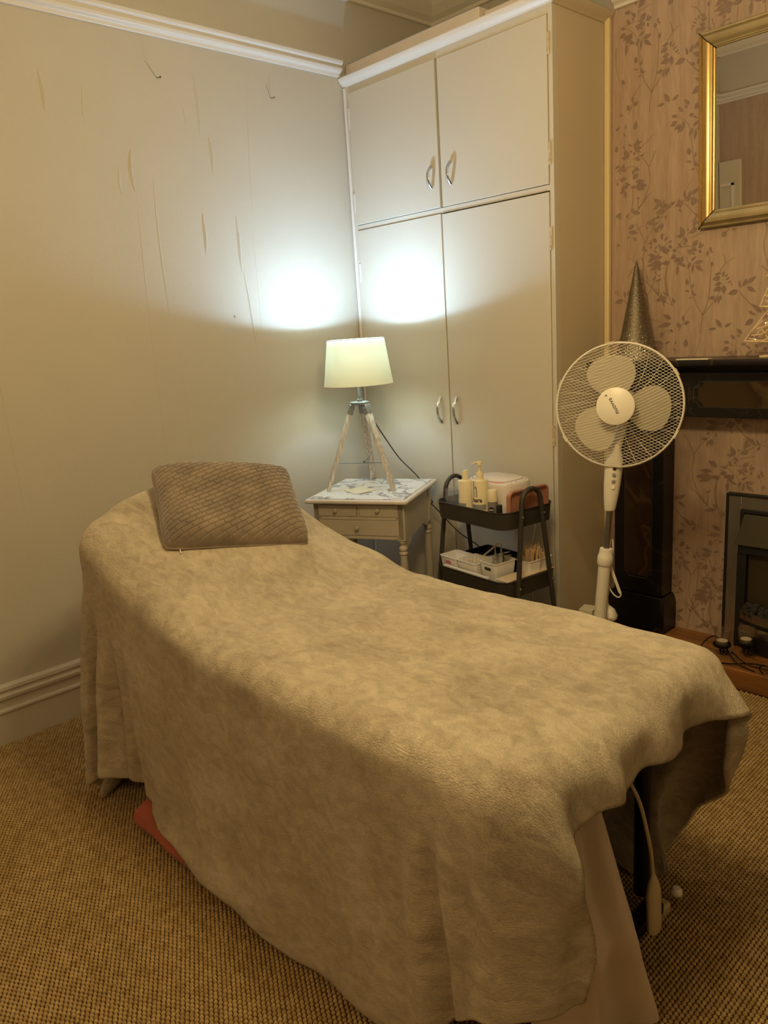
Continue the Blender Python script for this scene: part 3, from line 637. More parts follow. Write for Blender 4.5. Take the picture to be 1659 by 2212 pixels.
# ------------------------------------------------------------------ cushion
def cushion():
    BL, BR = Vector((-2.165, 1.056, 0.893)), Vector((-2.014, 1.508, 0.828)); TL, TR = Vector((-2.398, 1.21, 1.104)), Vector((-2.266, 1.642, 1.035))
    c = (BL + BR + TL + TR) / 4; ex = ((BR - BL) + (TR - TL)).normalized(); ey = ((TL - BL) + (TR - BR)); ey = (ey - ex * ey.dot(ex)).normalized(); ez = ex.cross(ey)
    if ez.z < 0: ez = -ez
    R = Matrix((ex, ey, ez)).transposed()
    t = thing('cushion', c - ez * 0.012, 0, 'taupe velvet cushion with woven relief lying on the raised end of the blanket', 'cushion', R=R)
    n, m_ = 360, 270; s = np.linspace(-1, 1, n)[:, None]; v = np.linspace(-1, 1, m_)[None, :]
    hw, hh = 0.245, 0.178
    pin = lambda a, b: 1 - 0.055 * (1 - np.abs(a) ** 2.2)
    skew = 0.13
    cr = 1 - 0.05 * np.clip(s * s * v * v, 0, 1) ** 3; X = s * hw * (1 - 0.035 * (1 - v ** 2)) * cr; Y = v * hh * (1 - 0.04 * (1 - s ** 2)) * cr
    X = X + Y * -skew * 0 ; th = 0.078 * np.maximum((1 - np.abs(s) ** 4.5) * (1 - np.abs(v) ** 4.5), 0) ** 0.5 + 0.003
    th = th * (1 + 0.10 * np.sin(3 * s + 2 * v))
    a = math.radians(24); U = (X * math.cos(a) + Y * math.sin(a)) / 0.036; W = (-X * math.sin(a) + Y * math.cos(a)) / 0.0165
    row = np.floor(W); fw = W - row; U2 = U + row * 0.37; fu = U2 - np.floor(U2)
    g = np.minimum(np.minimum(fw, 1 - fw) * 0.42 / 0.42, np.minimum(fu, 1 - fu) * 2.4); g = np.clip(g / 0.20, 0, 1); g = g * g * (3 - 2 * g)
    pat = 0.0055 * g
    edge_ = np.clip((1 - np.maximum(np.abs(s), np.abs(v))) / 0.03, 0, 1)
    F = np.stack([X, Y, th + pat * edge_ ], -1); grid_mesh('front_panel', F, 'cushion', t)
    Bk = np.stack([X, Y, -th * 0.55], -1)[::4, ::4][:, ::-1]
    sb, vb = s[::4], v[:, ::4]; 
    bo = grid_mesh('back_panel', np.stack([X[::5, ::5], Y[::5, ::5], -th[::5, ::5] * 0.5], -1), 'cushion', t)
    r = []
    path = [(x * hw * (1 - 0.035 * (1 - y * y)) * (1 - 0.05 * (x * x * y * y) ** 3), y * hh * (1 - 0.04 * (1 - x * x)) * (1 - 0.05 * (x * x * y * y) ** 3)) for x, y in [(-1 + 2 * i / 24, -1) for i in range(24)] + [(1, -1 + 2 * i / 18) for i in range(18)] + [(1 - 2 * i / 24, 1) for i in range(24)] + [(-1, 1 - 2 * i / 18) for i in range(18)]]
    MB().tube([(x, y, 0.0) for x, y in path], 0.0035, 8, closed=True).build('seam_edge', 'cushion', t, smooth=True)
    MB().box((-hw + 0.050, -hh - 0.014, -0.004), (-hw + 0.053, -hh + 0.002, 0.001)).build('zip_pull', 'trim_paint', t)
    return t
cushion()
STEMS = [[[-0.004, 0.091], [-0.002, 0.128], [0.004, 0.171], [-0.019, 0.207], [-0.039, 0.252], [-0.054, 0.302], [-0.063, 0.372], [-0.071, 0.413], [-0.09, 0.439], [-0.124, 0.462]], [[0.004, 0.171], [0.027, 0.237], [0.034, 0.319], [0.035, 0.375], [0.027, 0.416], [0.008, 0.432]], [[0.004, 0.171], [0.042, 0.216], [0.072, 0.26], [0.094, 0.293]], [[0.076, 0.353], [0.1, 0.385], [0.136, 0.406]], [[0.1, 0.385], [0.092, 0.414], [0.085, 0.426]], [[0.008, 0.775], [0.027, 0.714], [0.068, 0.674]], [[-0.01, 0.75], [0.036, 0.71], [0.073, 0.67], [0.091, 0.645], [0.135, 0.624]], [[0.104, 0.784], [0.103, 0.74], [0.107, 0.696], [0.122, 0.649], [0.138, 0.62]], [[0.068, 0.674], [0.07, 0.71], [0.067, 0.731]], [[-0.09, 0.659], [-0.061, 0.626], [-0.024, 0.589], [0.009, 0.58], [0.05, 0.57], [0.094, 0.556], [0.129, 0.543]], [[0.078, 0.503], [0.117, 0.527]], [[-0.108, 0.104], [-0.084, 0.149], [-0.08, 0.179], [-0.047, 0.216]], [[-0.038, 0.976], [0.003, 0.894], [-0.004, 0.832], [0.009, 0.768], [0.053, 0.695], [0.071, 0.667]], [[0.003, 0.894], [0.034, 0.94], [0.079, 0.988], [0.1, 1.028]], [[0.131, 0.627], [0.102, 0.7], [0.098, 0.747], [0.113, 0.801], [0.145, 0.855], [0.198, 0.91], [0.254, 0.975], [0.273, 1.025], [0.277, 1.052]], [[0.145, 0.855], [0.195, 0.859], [0.217, 0.85]], [[0.199, 0.888], [0.257, 0.903]], [[0.198, 0.91], [0.256, 0.942], [0.305, 0.977]]]
LEAVES = [[0.108, 0.663, 0.052, 0.649], [0.117, 0.666, 0.088, 0.685], [0.143, 0.634, 0.13, 0.659], [-0.023, 0.566, -0.056, 0.585], [-0.032, 0.551, -0.064, 0.528], [-0.0, 0.574, -0.043, 0.612], [0.011, 0.58, -0.001, 0.602], [0.018, 0.572, 0.005, 0.55], [0.129, 0.57, 0.089, 0.591], [0.129, 0.552, 0.066, 0.54], [0.121, 0.524, 0.139, 0.517], [0.091, 0.519, 0.079, 0.494], [0.096, 0.515, 0.09, 0.491], [-0.073, 0.494, -0.097, 0.518], [-0.101, 0.475, -0.12, 0.496], [-0.122, 0.462, -0.149, 0.468], [-0.124, 0.443, -0.151, 0.429], [-0.105, 0.427, -0.136, 0.414], [-0.095, 0.419, -0.123, 0.4], [-0.082, 0.483, -0.092, 0.496], [-0.053, 0.473, -0.024, 0.497], [-0.057, 0.449, -0.036, 0.434], [-0.025, 0.464, 0.002, 0.475], [-0.021, 0.474, -0.012, 0.489], [-0.02, 0.455, -0.01, 0.438], [-0.076, 0.455, -0.053, 0.454], [-0.098, 0.438, -0.092, 0.41], [-0.057, 0.411, -0.029, 0.43], [-0.056, 0.406, -0.072, 0.377], [-0.042, 0.399, 0.004, 0.405], [-0.044, 0.399, -0.05, 0.355], [-0.035, 0.391, 0.003, 0.36], [0.022, 0.425, 0.015, 0.447], [0.031, 0.44, 0.044, 0.438], [0.031, 0.44, 0.03, 0.463], [0.037, 0.376, 0.041, 0.4], [-0.068, 0.308, -0.076, 0.336], [-0.058, 0.279, -0.085, 0.286], [-0.049, 0.293, -0.04, 0.314], [-0.039, 0.261, -0.049, 0.283], [-0.043, 0.253, -0.065, 0.249], [-0.039, 0.261, -0.025, 0.264], [0.083, 0.347, 0.05, 0.341], [0.079, 0.328, 0.043, 0.321], [0.088, 0.329, 0.094, 0.354], [0.084, 0.305, 0.051, 0.296], [0.085, 0.284, 0.047, 0.274], [0.097, 0.327, 0.112, 0.341], [0.102, 0.314, 0.122, 0.327], [0.094, 0.293, 0.097, 0.254], [0.111, 0.301, 0.129, 0.31], [0.125, 0.299, 0.13, 0.289], [0.059, 0.246, 0.027, 0.241], [0.068, 0.25, 0.056, 0.214], [0.075, 0.252, 0.074, 0.213], [0.082, 0.253, 0.085, 0.228], [-0.084, 0.149, -0.087, 0.178], [-0.103, 0.12, -0.111, 0.148], [-0.082, 0.137, -0.055, 0.148], [0.068, 0.111, 0.029, 0.107], [0.091, 0.112, 0.062, 0.153], [0.104, 0.115, 0.135, 0.132], [0.071, 0.732, 0.058, 0.735], [0.071, 0.732, 0.079, 0.742], [-0.086, 0.674, -0.094, 0.705], [-0.077, 0.68, -0.063, 0.709], [-0.063, 0.69, -0.027, 0.715], [-0.063, 0.677, -0.025, 0.653], [-0.095, 0.664, -0.138, 0.654], [0.106, 0.847, 0.065, 0.872], [0.084, 0.827, 0.026, 0.825], [0.079, 0.809, 0.012, 0.795], [0.085, 0.804, 0.027, 0.775], [0.119, 0.801, 0.079, 0.801], [0.136, 0.806, 0.172, 0.815], [0.153, 0.787, 0.149, 0.741], [0.158, 0.794, 0.192, 0.777], [0.177, 0.898, 0.159, 0.941], [0.171, 0.9, 0.141, 0.903], [0.198, 0.921, 0.186, 0.926], [0.214, 0.928, 0.227, 0.979], [0.211, 0.849, 0.234, 0.834], [0.209, 0.846, 0.199, 0.82], [0.21, 1.011, 0.214, 1.05], [0.105, 1.029, 0.048, 1.043], [0.1, 1.017, 0.049, 1.004], [0.095, 0.994, 0.096, 0.972], [0.073, 0.993, 0.053, 0.984], [0.062, 0.964, 0.03, 0.965], [0.068, 0.959, 0.057, 0.93], [0.079, 0.965, 0.074, 0.936], [0.111, 1.029, 0.138, 1.041], [0.151, 1.008, 0.168, 0.992], [0.161, 1.025, 0.166, 1.042]]
# printed sprays of the wallpaper: thin flat print on the wall, several motifs to a roll
def paper_print():
    lv, lf, sv, sf = [], [], [], []
    y = YW - 0.0006
    def ok(x, z): return -1.86 < x < 0.6 and 0.0 < z < 2.73
    reps = []
    for i in range(-1, 6):
        for j in range(-1, 4):
            bx = -1.48 + i * 0.50 + (-0.24) * j; bz = 0.90 * j
            reps.append((bx, bz, 1, 1.0)); reps.append((bx + 0.26, bz + 0.42, 1, 0.92)); reps.append((bx + 0.02, bz + 0.55, -1, 0.72)) if (i + j) % 2 else None
    for bx, bz, fl, sc in reps:
        T = lambda p: (bx + fl * sc * p[0], bz + sc * p[1])
        for x0, z0, x1, z1 in LEAVES:
            a, b = T((x0, z0)), T((x1, z1)); dx, dz = b[0] - a[0], b[1] - a[1]; L = math.hypot(dx, dz)
            if not (ok(*a) and ok(*b)): continue
            nx, nz = -dz / L, dx / L; w_ = min(max(0.25 * L, 0.0040), 0.0090) * (1.0 + 0.35 * math.sin(x0 * 900)); o = len(lv)
            for t, k in ((0, 0), (0.14, 0.55), (0.36, 1), (0.6, 0.82), (0.85, 0.3), (1, 0), (0.85, -0.3), (0.6, -0.85), (0.36, -1), (0.14, -0.6)):
                lv.append((a[0] + dx * t + nx * w_ * k, y - 0.000012 * (len(lf) % 97), a[1] + dz * t + nz * w_ * k))
            lf.append(tuple(range(o, o + 10)))
        for st in STEMS:
            P = [T(p) for p in st]
            if not all(ok(*p) for p in P): continue
            Q = smooth_path([(p[0], 0, p[1]) for p in P], 4)
            for i in range(len(Q) - 1):
                a, b = Q[i], Q[i + 1]; d = (b - a); L = d.length
                if L < 1e-6: continue
                n = Vector((-d.z, 0, d.x)) / L * (0.0019 * (1 - 0.6 * i / len(Q))); o = len(sv)
                for q in (a + n, b + n, b - n, a - n): sv.append((q.x, YW - 0.0003 - 0.00002 * (len(sf) % 7), q.z))
                sf.append((o, o + 1, o + 2, o + 3))
    for nm, v, f, m in (('leaf_print', lv, lf, 'leaf_print'), ('stem_print', sv, sf, 'stem_print')):
        me = bpy.data.meshes.new(nm); me.from_pydata(v, [], f); me.materials.append(M[m]); o = bpy.data.objects.new(nm, me); COL.objects.link(o); o.parent = wall_b
        o['kind'] = 'stuff'
paper_print()
# ------------------------------------------------------------------ bedside table
ns = thing('side_table', (-2.81, 2.11, 0), math.radians(26.57), 'cream side table with marble-look top, three small drawers and turned legs', 'table')
def tabletop():
    b = MB(); b.prism(rrect(0.503, 0.508, 0.012, 3, 0.2515, 0.254), 0.742, 0.762); return b.build('top_board', 'stand_edge', ns, bev=0.008, segs=3)
tabletop()
MB().box((0.022, 0.022, 0.7622), (0.481, 0.486, 0.7655)).build('marble_inset', 'white_marble', ns, bev=0.001)
b = MB()
b.box((0.030, 0.036, 0.572), (0.056, 0.056, 0.742)); b.box((0.445, 0.036, 0.572), (0.470, 0.056, 0.742))
b.box((0.056, 0.036, 0.735), (0.445, 0.056, 0.742)); b.box((0.056, 0.036, 0.662), (0.445, 0.056, 0.678)); b.box((0.056, 0.036, 0.572), (0.445, 0.056, 0.588)); b.box((0.246, 0.036, 0.678), (0.258, 0.056, 0.735))
b.build('front_frame', 'stand_paint', ns, bev=0.0012)
MB().box((0.045, 0.060, 0.575), (0.455, 0.47, 0.741)).build('drawer_case', 'gap', ns)
def side(x0, x1):
    return MB().prism([(0.05, 0.742), (0.45, 0.742), (0.45, 0.575), (0.40, 0.545), (0.33, 0.575), (0.16, 0.560), (0.12, 0.535), (0.05, 0.525)], x0, x1, 'x').build('side_panel', 'stand_paint', ns, bev=0.001)
side(0.034, 0.046); side(0.457, 0.469)
MB().box((0.05, 0.462, 0.56), (0.45, 0.472, 0.742)).build('back_panel', 'stand_paint', ns)
for x0, x1, z0, z1, kx, kz in ((0.0575, 0.2445, 0.6795, 0.7335, 0.146, 0.709), (0.2595, 0.4435, 0.6795, 0.7335, 0.353, 0.712), (0.0575, 0.4435, 0.5895, 0.6605, 0.248, 0.626)):
    d = MB().box((x0, 0.0335, z0), (x1, 0.054, z1)).build('drawer', 'stand_paint', ns, bev=0.0015)
    MB().lathe([(0.004, 0), (0.0045, 0.006), (0.0085, 0.011), (0.0095, 0.016), (0.0075, 0.019), (0.0035, 0.0195), (0.003, 0.018), (0, 0.018)], (kx, 0.0335, kz), 14, Matrix.Rotation(math.pi / 2, 3, 'X')).build('knob', 'stand_paint', d, smooth=True)
LEGP = [(0.017, 0.568), (0.0195, 0.560), (0.0175, 0.552), (0.0125, 0.548), (0.0125, 0.540), (0.019, 0.534), (0.021, 0.526), (0.019, 0.519), (0.014, 0.516), (0.020, 0.508), (0.0205, 0.502), (0.016, 0.496), (0.0165, 0.48), (0.0185, 0.40), (0.0185, 0.25), (0.0145, 0.10), (0.018, 0.08), (0.0145, 0.06), (0.012, 0.002), (0.0, 0.0)]
for x in (0.053, 0.459):
    for y in (0.055, 0.445):
        l = MB().lathe(LEGP[::-1] + [(0.0, 0.568)], (x - 0.004, y + 0.002, 0), 20).build('leg', 'stand_paint', ns, smooth=True)
        MB().box((x - 0.024, y - 0.019, 0.566), (x + 0.0165, y + 0.020, 0.7415)).build('leg_post', 'stand_paint', l, bev=0.002)
Rn = math.radians(26.57)
def ns_w(x, y, z=0.766): return (-2.81 + x * math.cos(Rn) - y * math.sin(Rn), 2.11 + x * math.sin(Rn) + y * math.cos(Rn), z)
b = MB(); b.add([(0.122, 0.195, 0), (0.218, 0.106, 0), (0.282, 0.200, 0), (0.193, 0.272, 0), (0.122, 0.195, .003), (0.218, 0.106, .003), (0.282, 0.200, .003), (0.193, 0.272, .003)],
      [(3, 2, 1, 0), (4, 5, 6, 7), (0, 1, 5, 4), (1, 2, 6, 5), (2, 3, 7, 6), (3, 0, 4, 7)])
cd = b.build('coaster', mat('cream_felt_coaster', (0.74, 0.70, 0.56), 0.8)); cd.location = (-2.81, 2.11, 0.7662); cd.rotation_euler = (0, 0, Rn)
tag(cd, 'flat square cream coaster on the marble top under the tripod lamp', 'coaster')
# ------------------------------------------------------------------ tripod lamp
LX, LY = LAMP_XY
la = thing('tripod_lamp', (LX, LY, 0.7665), 0, 'lit table lamp with pale tapered shade on whitewashed wooden tripod', 'lamp')
feet = [(-2.846 - LX, 2.292 - LY), (-2.560 - LX, 2.452 - LY), (-2.872 - LX, 2.618 - LY)]
cz = 0.415
MB().lathe([(0.0, cz - 0.012), (0.010, cz - 0.012), (0.012, cz + 0.004), (0.014, cz + 0.004), (0.014, cz + 0.012), (0.0075, cz + 0.014), (0.0065, cz + 0.07), (0.015, cz + 0.072), (0.015, cz + 0.125), (0.0, cz + 0.125)], (0, 0, 0), 18).build('stem', 'zinc', la, smooth=True)
hexp = []
for fx, fy in feet:
    a = math.atan2(fy, fx)
    for da, r_ in ((-0.36, 0.050), (0.36, 0.050)): hexp.append((a + da, r_))
hexp.sort(); MB().prism([(r_ * math.cos(a), r_ * math.sin(a)) for a, r_ in hexp], cz - 0.014, cz + 0.001).build('top_plate', 'zinc', la, bev=0.003)
for fx, fy in feet:
    d = Vector((fx, fy, 0)); h = d.normalized(); top = Vector((h.x * 0.038, h.y * 0.038, cz - 0.012)); bot = Vector((fx, fy, 0.002)); t = (bot - top).normalized()
    sd = Vector((-h.y, h.x, 0)); ot = sd.cross(t)
    def sec(p, a, b_): return [p + sd * a * sx + ot * b_ * sy for sx, sy in ((-1, -1), (1, -1), (1, 1), (-1, 1))]
    r0 = sec(top + t * 0.035, 0.0145, 0.011); r1 = sec(bot, 0.011, 0.009)
    for q in r1: q.z = 0.0015
    l = MB().loft([r0, r1]).build('leg', 'leg_wood', la, bev=0.0012)
    MB().loft([sec(top + t * 0.002, 0.0165, 0.013), sec(top + t * 0.048, 0.0165, 0.013)]).build('leg_bracket', 'zinc', l, bev=0.0015)
    for k in (0.016, 0.036):
        for s_ in (-1, 1): MB().tube([top + t * k + sd * 0.0165 * s_, top + t * k + sd * 0.018 * s_], 0.0026, 8).build('rivet', 'chrome', l)
    m_ = top + t * (bot - top).length * 0.68
    MB().tube([m_ - h * 0.010, Vector((0, 0, m_.z - 0.012))], 0.0022, 6).build('brace', 'zinc', la)
MB().lathe([(0, 0), (0.006, 0.001), (0.006, 0.010), (0, 0.012)], (0, 0, 0.118), 10).build('brace_hub', 'steel_dark', la)
SB, ST, RB, RT = 1.262 - 0.7665, 1.472 - 0.7665, 0.164, 0.134
def shade_wall():
    n = 72; prof = [(RB, SB), (RB - (RB - RT) * 0.33, SB + (ST - SB) * 0.33), (RB - (RB - RT) * 0.66, SB + (ST - SB) * 0.66), (RT, ST)]
    rings = [[(r_ * math.cos(2 * math.pi * k / n), r_ * math.sin(2 * math.pi * k / n), z) for k in range(n)] for r_, z in prof]
    return MB().loft(rings, cap=False).build('shade', 'shade', la, smooth=True)
sh_ = shade_wall()
for r_, z in ((RB, SB), (RT, ST)):
    MB().tube([(r_ * math.cos(2 * math.pi * k / 64), r_ * math.sin(2 * math.pi * k / 64), z) for k in range(64)], 0.0016, 6, closed=True).build('shade_ring', 'trim_paint', sh_, smooth=True)
for k in range(3):
    a = 0.7 + 2 * math.pi * k / 3; MB().tube([((RT) * math.cos(a), (RT) * math.sin(a), ST - 0.001), (0.02 * math.cos(a), 0.02 * math.sin(a), cz + 0.118)], 0.0015, 6).build('shade_spoke', 'trim_paint', sh_)
MB().lathe([(0, cz + 0.123), (0.013, cz + 0.125), (0.014, cz + 0.14), (0.026, cz + 0.18), (0.031, cz + 0.205), (0.026, cz + 0.232), (0.012, cz + 0.246), (0, cz + 0.248)], (0, 0, 0), 18).build('bulb', 'bulb', la, smooth=True)
# lamp cable with inline switch
cb = thing('lamp_cable', (0, 0, 0), 0, 'black lamp cable running down behind the trolley', 'cable')
MB().tube(smooth_path([(LX + 0.005, LY + 0.002, 1.165), (LX + 0.035, LY + 0.03, 1.11), (-2.83, 2.66, 0.99), (-2.80, 2.735, 0.862), (-2.705, 2.765, 0.768), (-2.672, 2.765, 0.715), (-2.640, 2.755, 0.680)], 8), 0.0030, 8).build('lead', 'cable_black', cb, smooth=True)
MB().tube(smooth_path([(-2.598, 2.745, 0.640), (-2.56, 2.75, 0.61), (-2.50, 2.76, 0.555), (-2.44, 2.765, 0.510), (-2.374, 2.77, 0.478), (-2.33, 2.775, 0.455), (-2.30, 2.78, 0.40), (-2.29, 2.79, 0.02)], 8), 0.0028, 8).build('lead', 'cable_black', cb, smooth=True)
sw = MB().tube([(-2.643, 2.755, 0.684), (-2.638, 2.754, 0.679), (-2.602, 2.746, 0.643), (-2.597, 2.745, 0.638)], [(0.009, 0.005), (0.0155, 0.010), (0.0155, 0.010), (0.009, 0.005)], 12, flat=(1, 0, 1)).build('inline_switch', 'black_plastic', cb, smooth=True)
MB().box((-2.626, 2.732, 0.655), (-2.614, 2.740, 0.667), Matrix.Rotation(math.radians(45), 3, 'Y'), (-2.62, 2.736, 0.661)).build('rocker', 'steel_dark', sw)
# ------------------------------------------------------------------ trolley
RT_ = math.radians(-7.59)
TO = Vector((-2.313, 2.454, 0))
def tw(x, y, z=0.0): return (TO.x + x * math.cos(RT_) - y * math.sin(RT_), TO.y + x * math.sin(RT_) + y * math.cos(RT_), z)
tr = thing('utility_trolley', (TO.x, TO.y, 0), RT_, 'dark olive-grey metal trolley with looped handles in front of the cupboard', 'trolley')
TW, TD = 0.445, 0.315
def tray(z0, z1, e=0.0):
    out_t = rrect(TW + 2 * e, TD + 2 * e, 0.06, 7, TW / 2, TD / 2); out_b = rrect(TW + 2 * e - 0.012, TD + 2 * e - 0.012, 0.055, 7, TW / 2, TD / 2)
    in_t = rrect(TW + 2 * e - 0.004, TD + 2 * e - 0.004, 0.058, 7, TW / 2, TD / 2); in_b = rrect(TW + 2 * e - 0.016, TD + 2 * e - 0.016, 0.053, 7, TW / 2, TD / 2)
    ro = rrect(TW + 2 * e + 0.006, TD + 2 * e + 0.006, 0.063, 7, TW / 2, TD / 2)
    Z = lambda P, z: [(x, y, z) for x, y in P]
    tr_ = MB().loft([Z(out_b, z0), Z(out_t, z1 - 0.004), Z(ro, z1 - 0.003), Z(ro, z1), Z(in_t, z1), Z(in_b, z0 + 0.003)]).build('tray', 'trolley', tr, smooth=True)
    return tr_
for z0, z1, e in ((0.675, 0.750, 0.0), (0.382, 0.455, 0.004), (0.10, 0.175, 0.008)): tray(z0, z1, e)
for lx in (-0.014, TW + 0.014):
    P = []; cyh = 0.145; s_ = 1 if lx > 0 else -1
    def leg_y(z): return 0.055 + (0.78 - z) * 0.118
    zs = [0.05, 0.30, 0.55, 0.72, 0.775]
    P += [(lx + s_ * (0.78 - z) * 0.03, cyh - leg_y(z), z) for z in zs]
    P += [(lx, cyh - 0.0555 * math.cos(a), 0.778 + 0.058 * math.sin(a)) for a in [math.pi * i / 12 for i in range(1, 12)]]
    P += [(lx + s_ * (0.78 - z) * 0.03, cyh + leg_y(z), z) for z in zs[::-1]]
    hp = MB().tube(P, (0.0095, 0.0115), 12, flat=(0, 1, 0)).build('leg_hoop', 'trolley', tr, smooth=True)
    for z in (0.725, 0.43):
        for yy in (-1, 1):
            MB().lathe([(0, 0.0), (0.0052, 0.0), (0.0045, 0.003), (0, 0.004)], (lx + s_ * ((0.78 - z) * 0.03 + 0.0115), cyh + yy * leg_y(z), z), 12, Matrix.Rotation(s_ * math.pi / 2, 3, 'Y')).build('screw', 'chrome', hp)
    for yy in (-1, 1):
        MB().lathe([(0, -0.024), (0.020, -0.022), (0.024, -0.015), (0.024, 0.015), (0.020, 0.022), (0, 0.024)], (lx + s_ * 0.022, cyh + yy * leg_y(0.05), 0.0245), 16, Matrix.Rotation(math.pi / 2, 3, 'Y') @ Matrix.Scale(0.45, 3, Vector((0, 0, 1)))).build('castor', 'black_plastic', hp, smooth=True)
ZT = 0.6785
def item(name, x, y, label, cat, z=ZT, group=None, rz=0.0): return thing(name, tw(x, y, z), RT_ + rz, label, cat, group)
t = item('jar', 0.053, 0.078, 'clear plastic jar at the left end of the trolley top', 'jar')
MB().lathe([(0, 0.001), (0.036, 0.001), (0.039, 0.006), (0.039, 0.085), (0.035, 0.092), (0.035, 0.094), (0.038, 0.096), (0.038, 0.100), (0.035, 0.102), (0.035, 0.106), (0.038, 0.108), (0.038, 0.113), (0.0355, 0.116), (0.033, 0.112), (0.033, 0.095), (0.036, 0.084), (0.036, 0.008), (0, 0.006)], (0, 0, 0), 32).build('body', 'clear_plastic', t, smooth=True)
def cyl_text(name, body, size, m, par, R_, ang, z, bold=0.0, sx=1.0):
    # lettering wrapped round a cylinder of radius R_, centred on angle ang
    o = text_mesh(name, body, size, m, par, Matrix.Identity(4), 0.0002, bold, sx)
    for v in o.data.vertices:
        x = v.co.x * sx; a = ang + x / R_; zz = v.co.y; dr = v.co.z + 0.0004
        v.co = ((R_ + dr) * math.cos(a), (R_ + dr) * math.sin(a), z + zz)
    o.matrix_local = Matrix.Identity(4); return o
def cyl_patch(name, R_, a0, a1, z0, z1, m, par):
    n = 16; rings = [[((R_ + 0.0003) * math.cos(a0 + (a1 - a0) * i / n), (R_ + 0.0003) * math.sin(a0 + (a1 - a0) * i / n), z) for i in range(n + 1)] for z in (z0, z1)]
    return MB().loft(rings, cap=False, closed=False).build(name, m, par, smooth=True)
VIEW = math.atan2(-2.5, 2.2) - RT_          # direction from the trolley towards the middle of the room
t = item('bottle', 0.142, 0.072, 'cream lotion bottle with flip cap, grey band at its foot, left of the pump bottle', 'bottle')
MB().lathe([(0, 0), (0.030, 0), (0.0325, 0.003), (0.0325, 0.163), (0.031, 0.1665), (0.015, 0.170), (0, 0.171)], (0, 0, 0), 32).build('body', 'bottle', t, smooth=True)
c = MB().lathe([(0, 0.170), (0.0135, 0.170), (0.0135, 0.205), (0.0125, 0.208), (0.006, 0.2095), (0, 0.2095)], (0, 0, 0), 24).build('cap', 'bottle', t, smooth=True)
for v in c.data.vertices:
    if v.co.z > 0.2: v.co.z += 0.010 * (v.co.x * math.cos(VIEW + 1.2) + v.co.y * math.sin(VIEW + 1.2)) / 0.0135 * 0.3 + 0.002
cyl_patch('grey_band', 0.0325, VIEW - 2.0, VIEW - 0.02, 0.045, 0.070, 'ink_grey', t)
cyl_text('letter_h', 'h', 0.085, 'ink_grey', t, 0.0325, VIEW - 1.35, 0.115, sx=0.55)
t = item('pump_bottle', 0.240, 0.068, 'cream pump bottle lettered h and hara with a grey band', 'bottle')
MB().lathe([(0, 0), (0.033, 0), (0.0355, 0.003), (0.0355, 0.176), (0.034, 0.180), (0.016, 0.184), (0, 0.185)], (0, 0, 0), 32).build('body', 'bottle', t, smooth=True)
pm = MB().lathe([(0, 0.184), (0.0155, 0.184), (0.0155, 0.207), (0.013, 0.209), (0.013, 0.214), (0.006, 0.216), (0.0052, 0.240), (0.011, 0.243), (0.0115, 0.256), (0.009, 0.260), (0, 0.261)], (0, 0, 0), 24).build('pump', 'bottle', t, smooth=True)
va = VIEW - 1.35
MB().tube([(0, 0, 0.255), (0.020 * math.cos(va), 0.020 * math.sin(va), 0.256), (0.034 * math.cos(va), 0.034 * math.sin(va), 0.250)], [(0.0045, 0.006), (0.004, 0.005), (0.0025, 0.003)], 10).build('spout', 'bottle', pm, smooth=True)
cyl_patch('grey_band', 0.0355, VIEW - 1.3, VIEW + 0.62, 0.056, 0.079, 'ink_grey', t)
cyl_text('letter_h', 'h', 0.098, 'ink_grey', t, 0.0355, VIEW - 0.70, 0.142, sx=0.50, bold=0.0008)
cyl_text('brand_name', 'hara', 0.026, 'ink_black', t, 0.0355, VIEW - 0.50, 0.098, bold=0.0006)
t = item('roll_on', 0.322, 0.060, 'small grey glass roll-on with cream cap and round navy emblem', 'roll-on')
MB().lathe([(0, 0), (0.019, 0.0), (0.0215, 0.004), (0.0215, 0.088), (0.0195, 0.098), (0.0, 0.100)], (0, 0, 0), 28).build('glass_body', mat('smoky_lilac_glass', (0.22, 0.19, 0.19), 0.12), t, smooth=True)
MB().lathe([(0, 0.099), (0.0215, 0.099), (0.0222, 0.102), (0.020, 0.146), (0.0185, 0.149), (0, 0.1495)], (0, 0, 0), 28).build('cap', 'bottle', t, smooth=True)
def emblem(par, R_, ang, z, r_, m):
    n = 24; vs = []
    for i in range(n):
        a = 2 * math.pi * i / n; x = r_ * math.cos(a); aa = ang + x / R_; vs.append(((R_ + 0.0004) * math.cos(aa), (R_ + 0.0004) * math.sin(aa), z + r_ * math.sin(a)))
    vs.append(((R_ + 0.0004) * math.cos(ang), (R_ + 0.0004) * math.sin(ang), z)); return MB().add(vs, [(i, (i + 1) % n, n) for i in range(n)]).build('emblem', m, par)
e = emblem(t, 0.0215, VIEW - 0.35, 0.066, 0.0125, 'ink_navy')
cyl_text('emblem_name', 'NIVEA', 0.0062, 'cotton', t, 0.0219, VIEW - 0.35, 0.066, bold=0.0002)
cyl_patch('red_mark', 0.0215, VIEW + 0.15, VIEW + 0.75, 0.048, 0.054, mat('dull_red_print', (0.35, 0.05, 0.06), 0.5), t)
t = item('nail_polish', 0.368, 0.052, 'little clear nail polish bottle with black cap by the roll-on', 'nail polish')
MB().lathe([(0, 0), (0.014, 0), (0.017, 0.004), (0.017, 0.034), (0.013, 0.042), (0.007, 0.046), (0.007, 0.050), (0, 0.05)], (0, 0, 0), 20).build('bottle_glass', 'glass', t, smooth=True)
MB().lathe([(0, 0.046), (0.0105, 0.046), (0.0105, 0.052), (0.0125, 0.054), (0.0120, 0.090), (0.011, 0.0925), (0, 0.093)], (0, 0, 0), 20).build('cap', 'black_plastic', t, smooth=True)
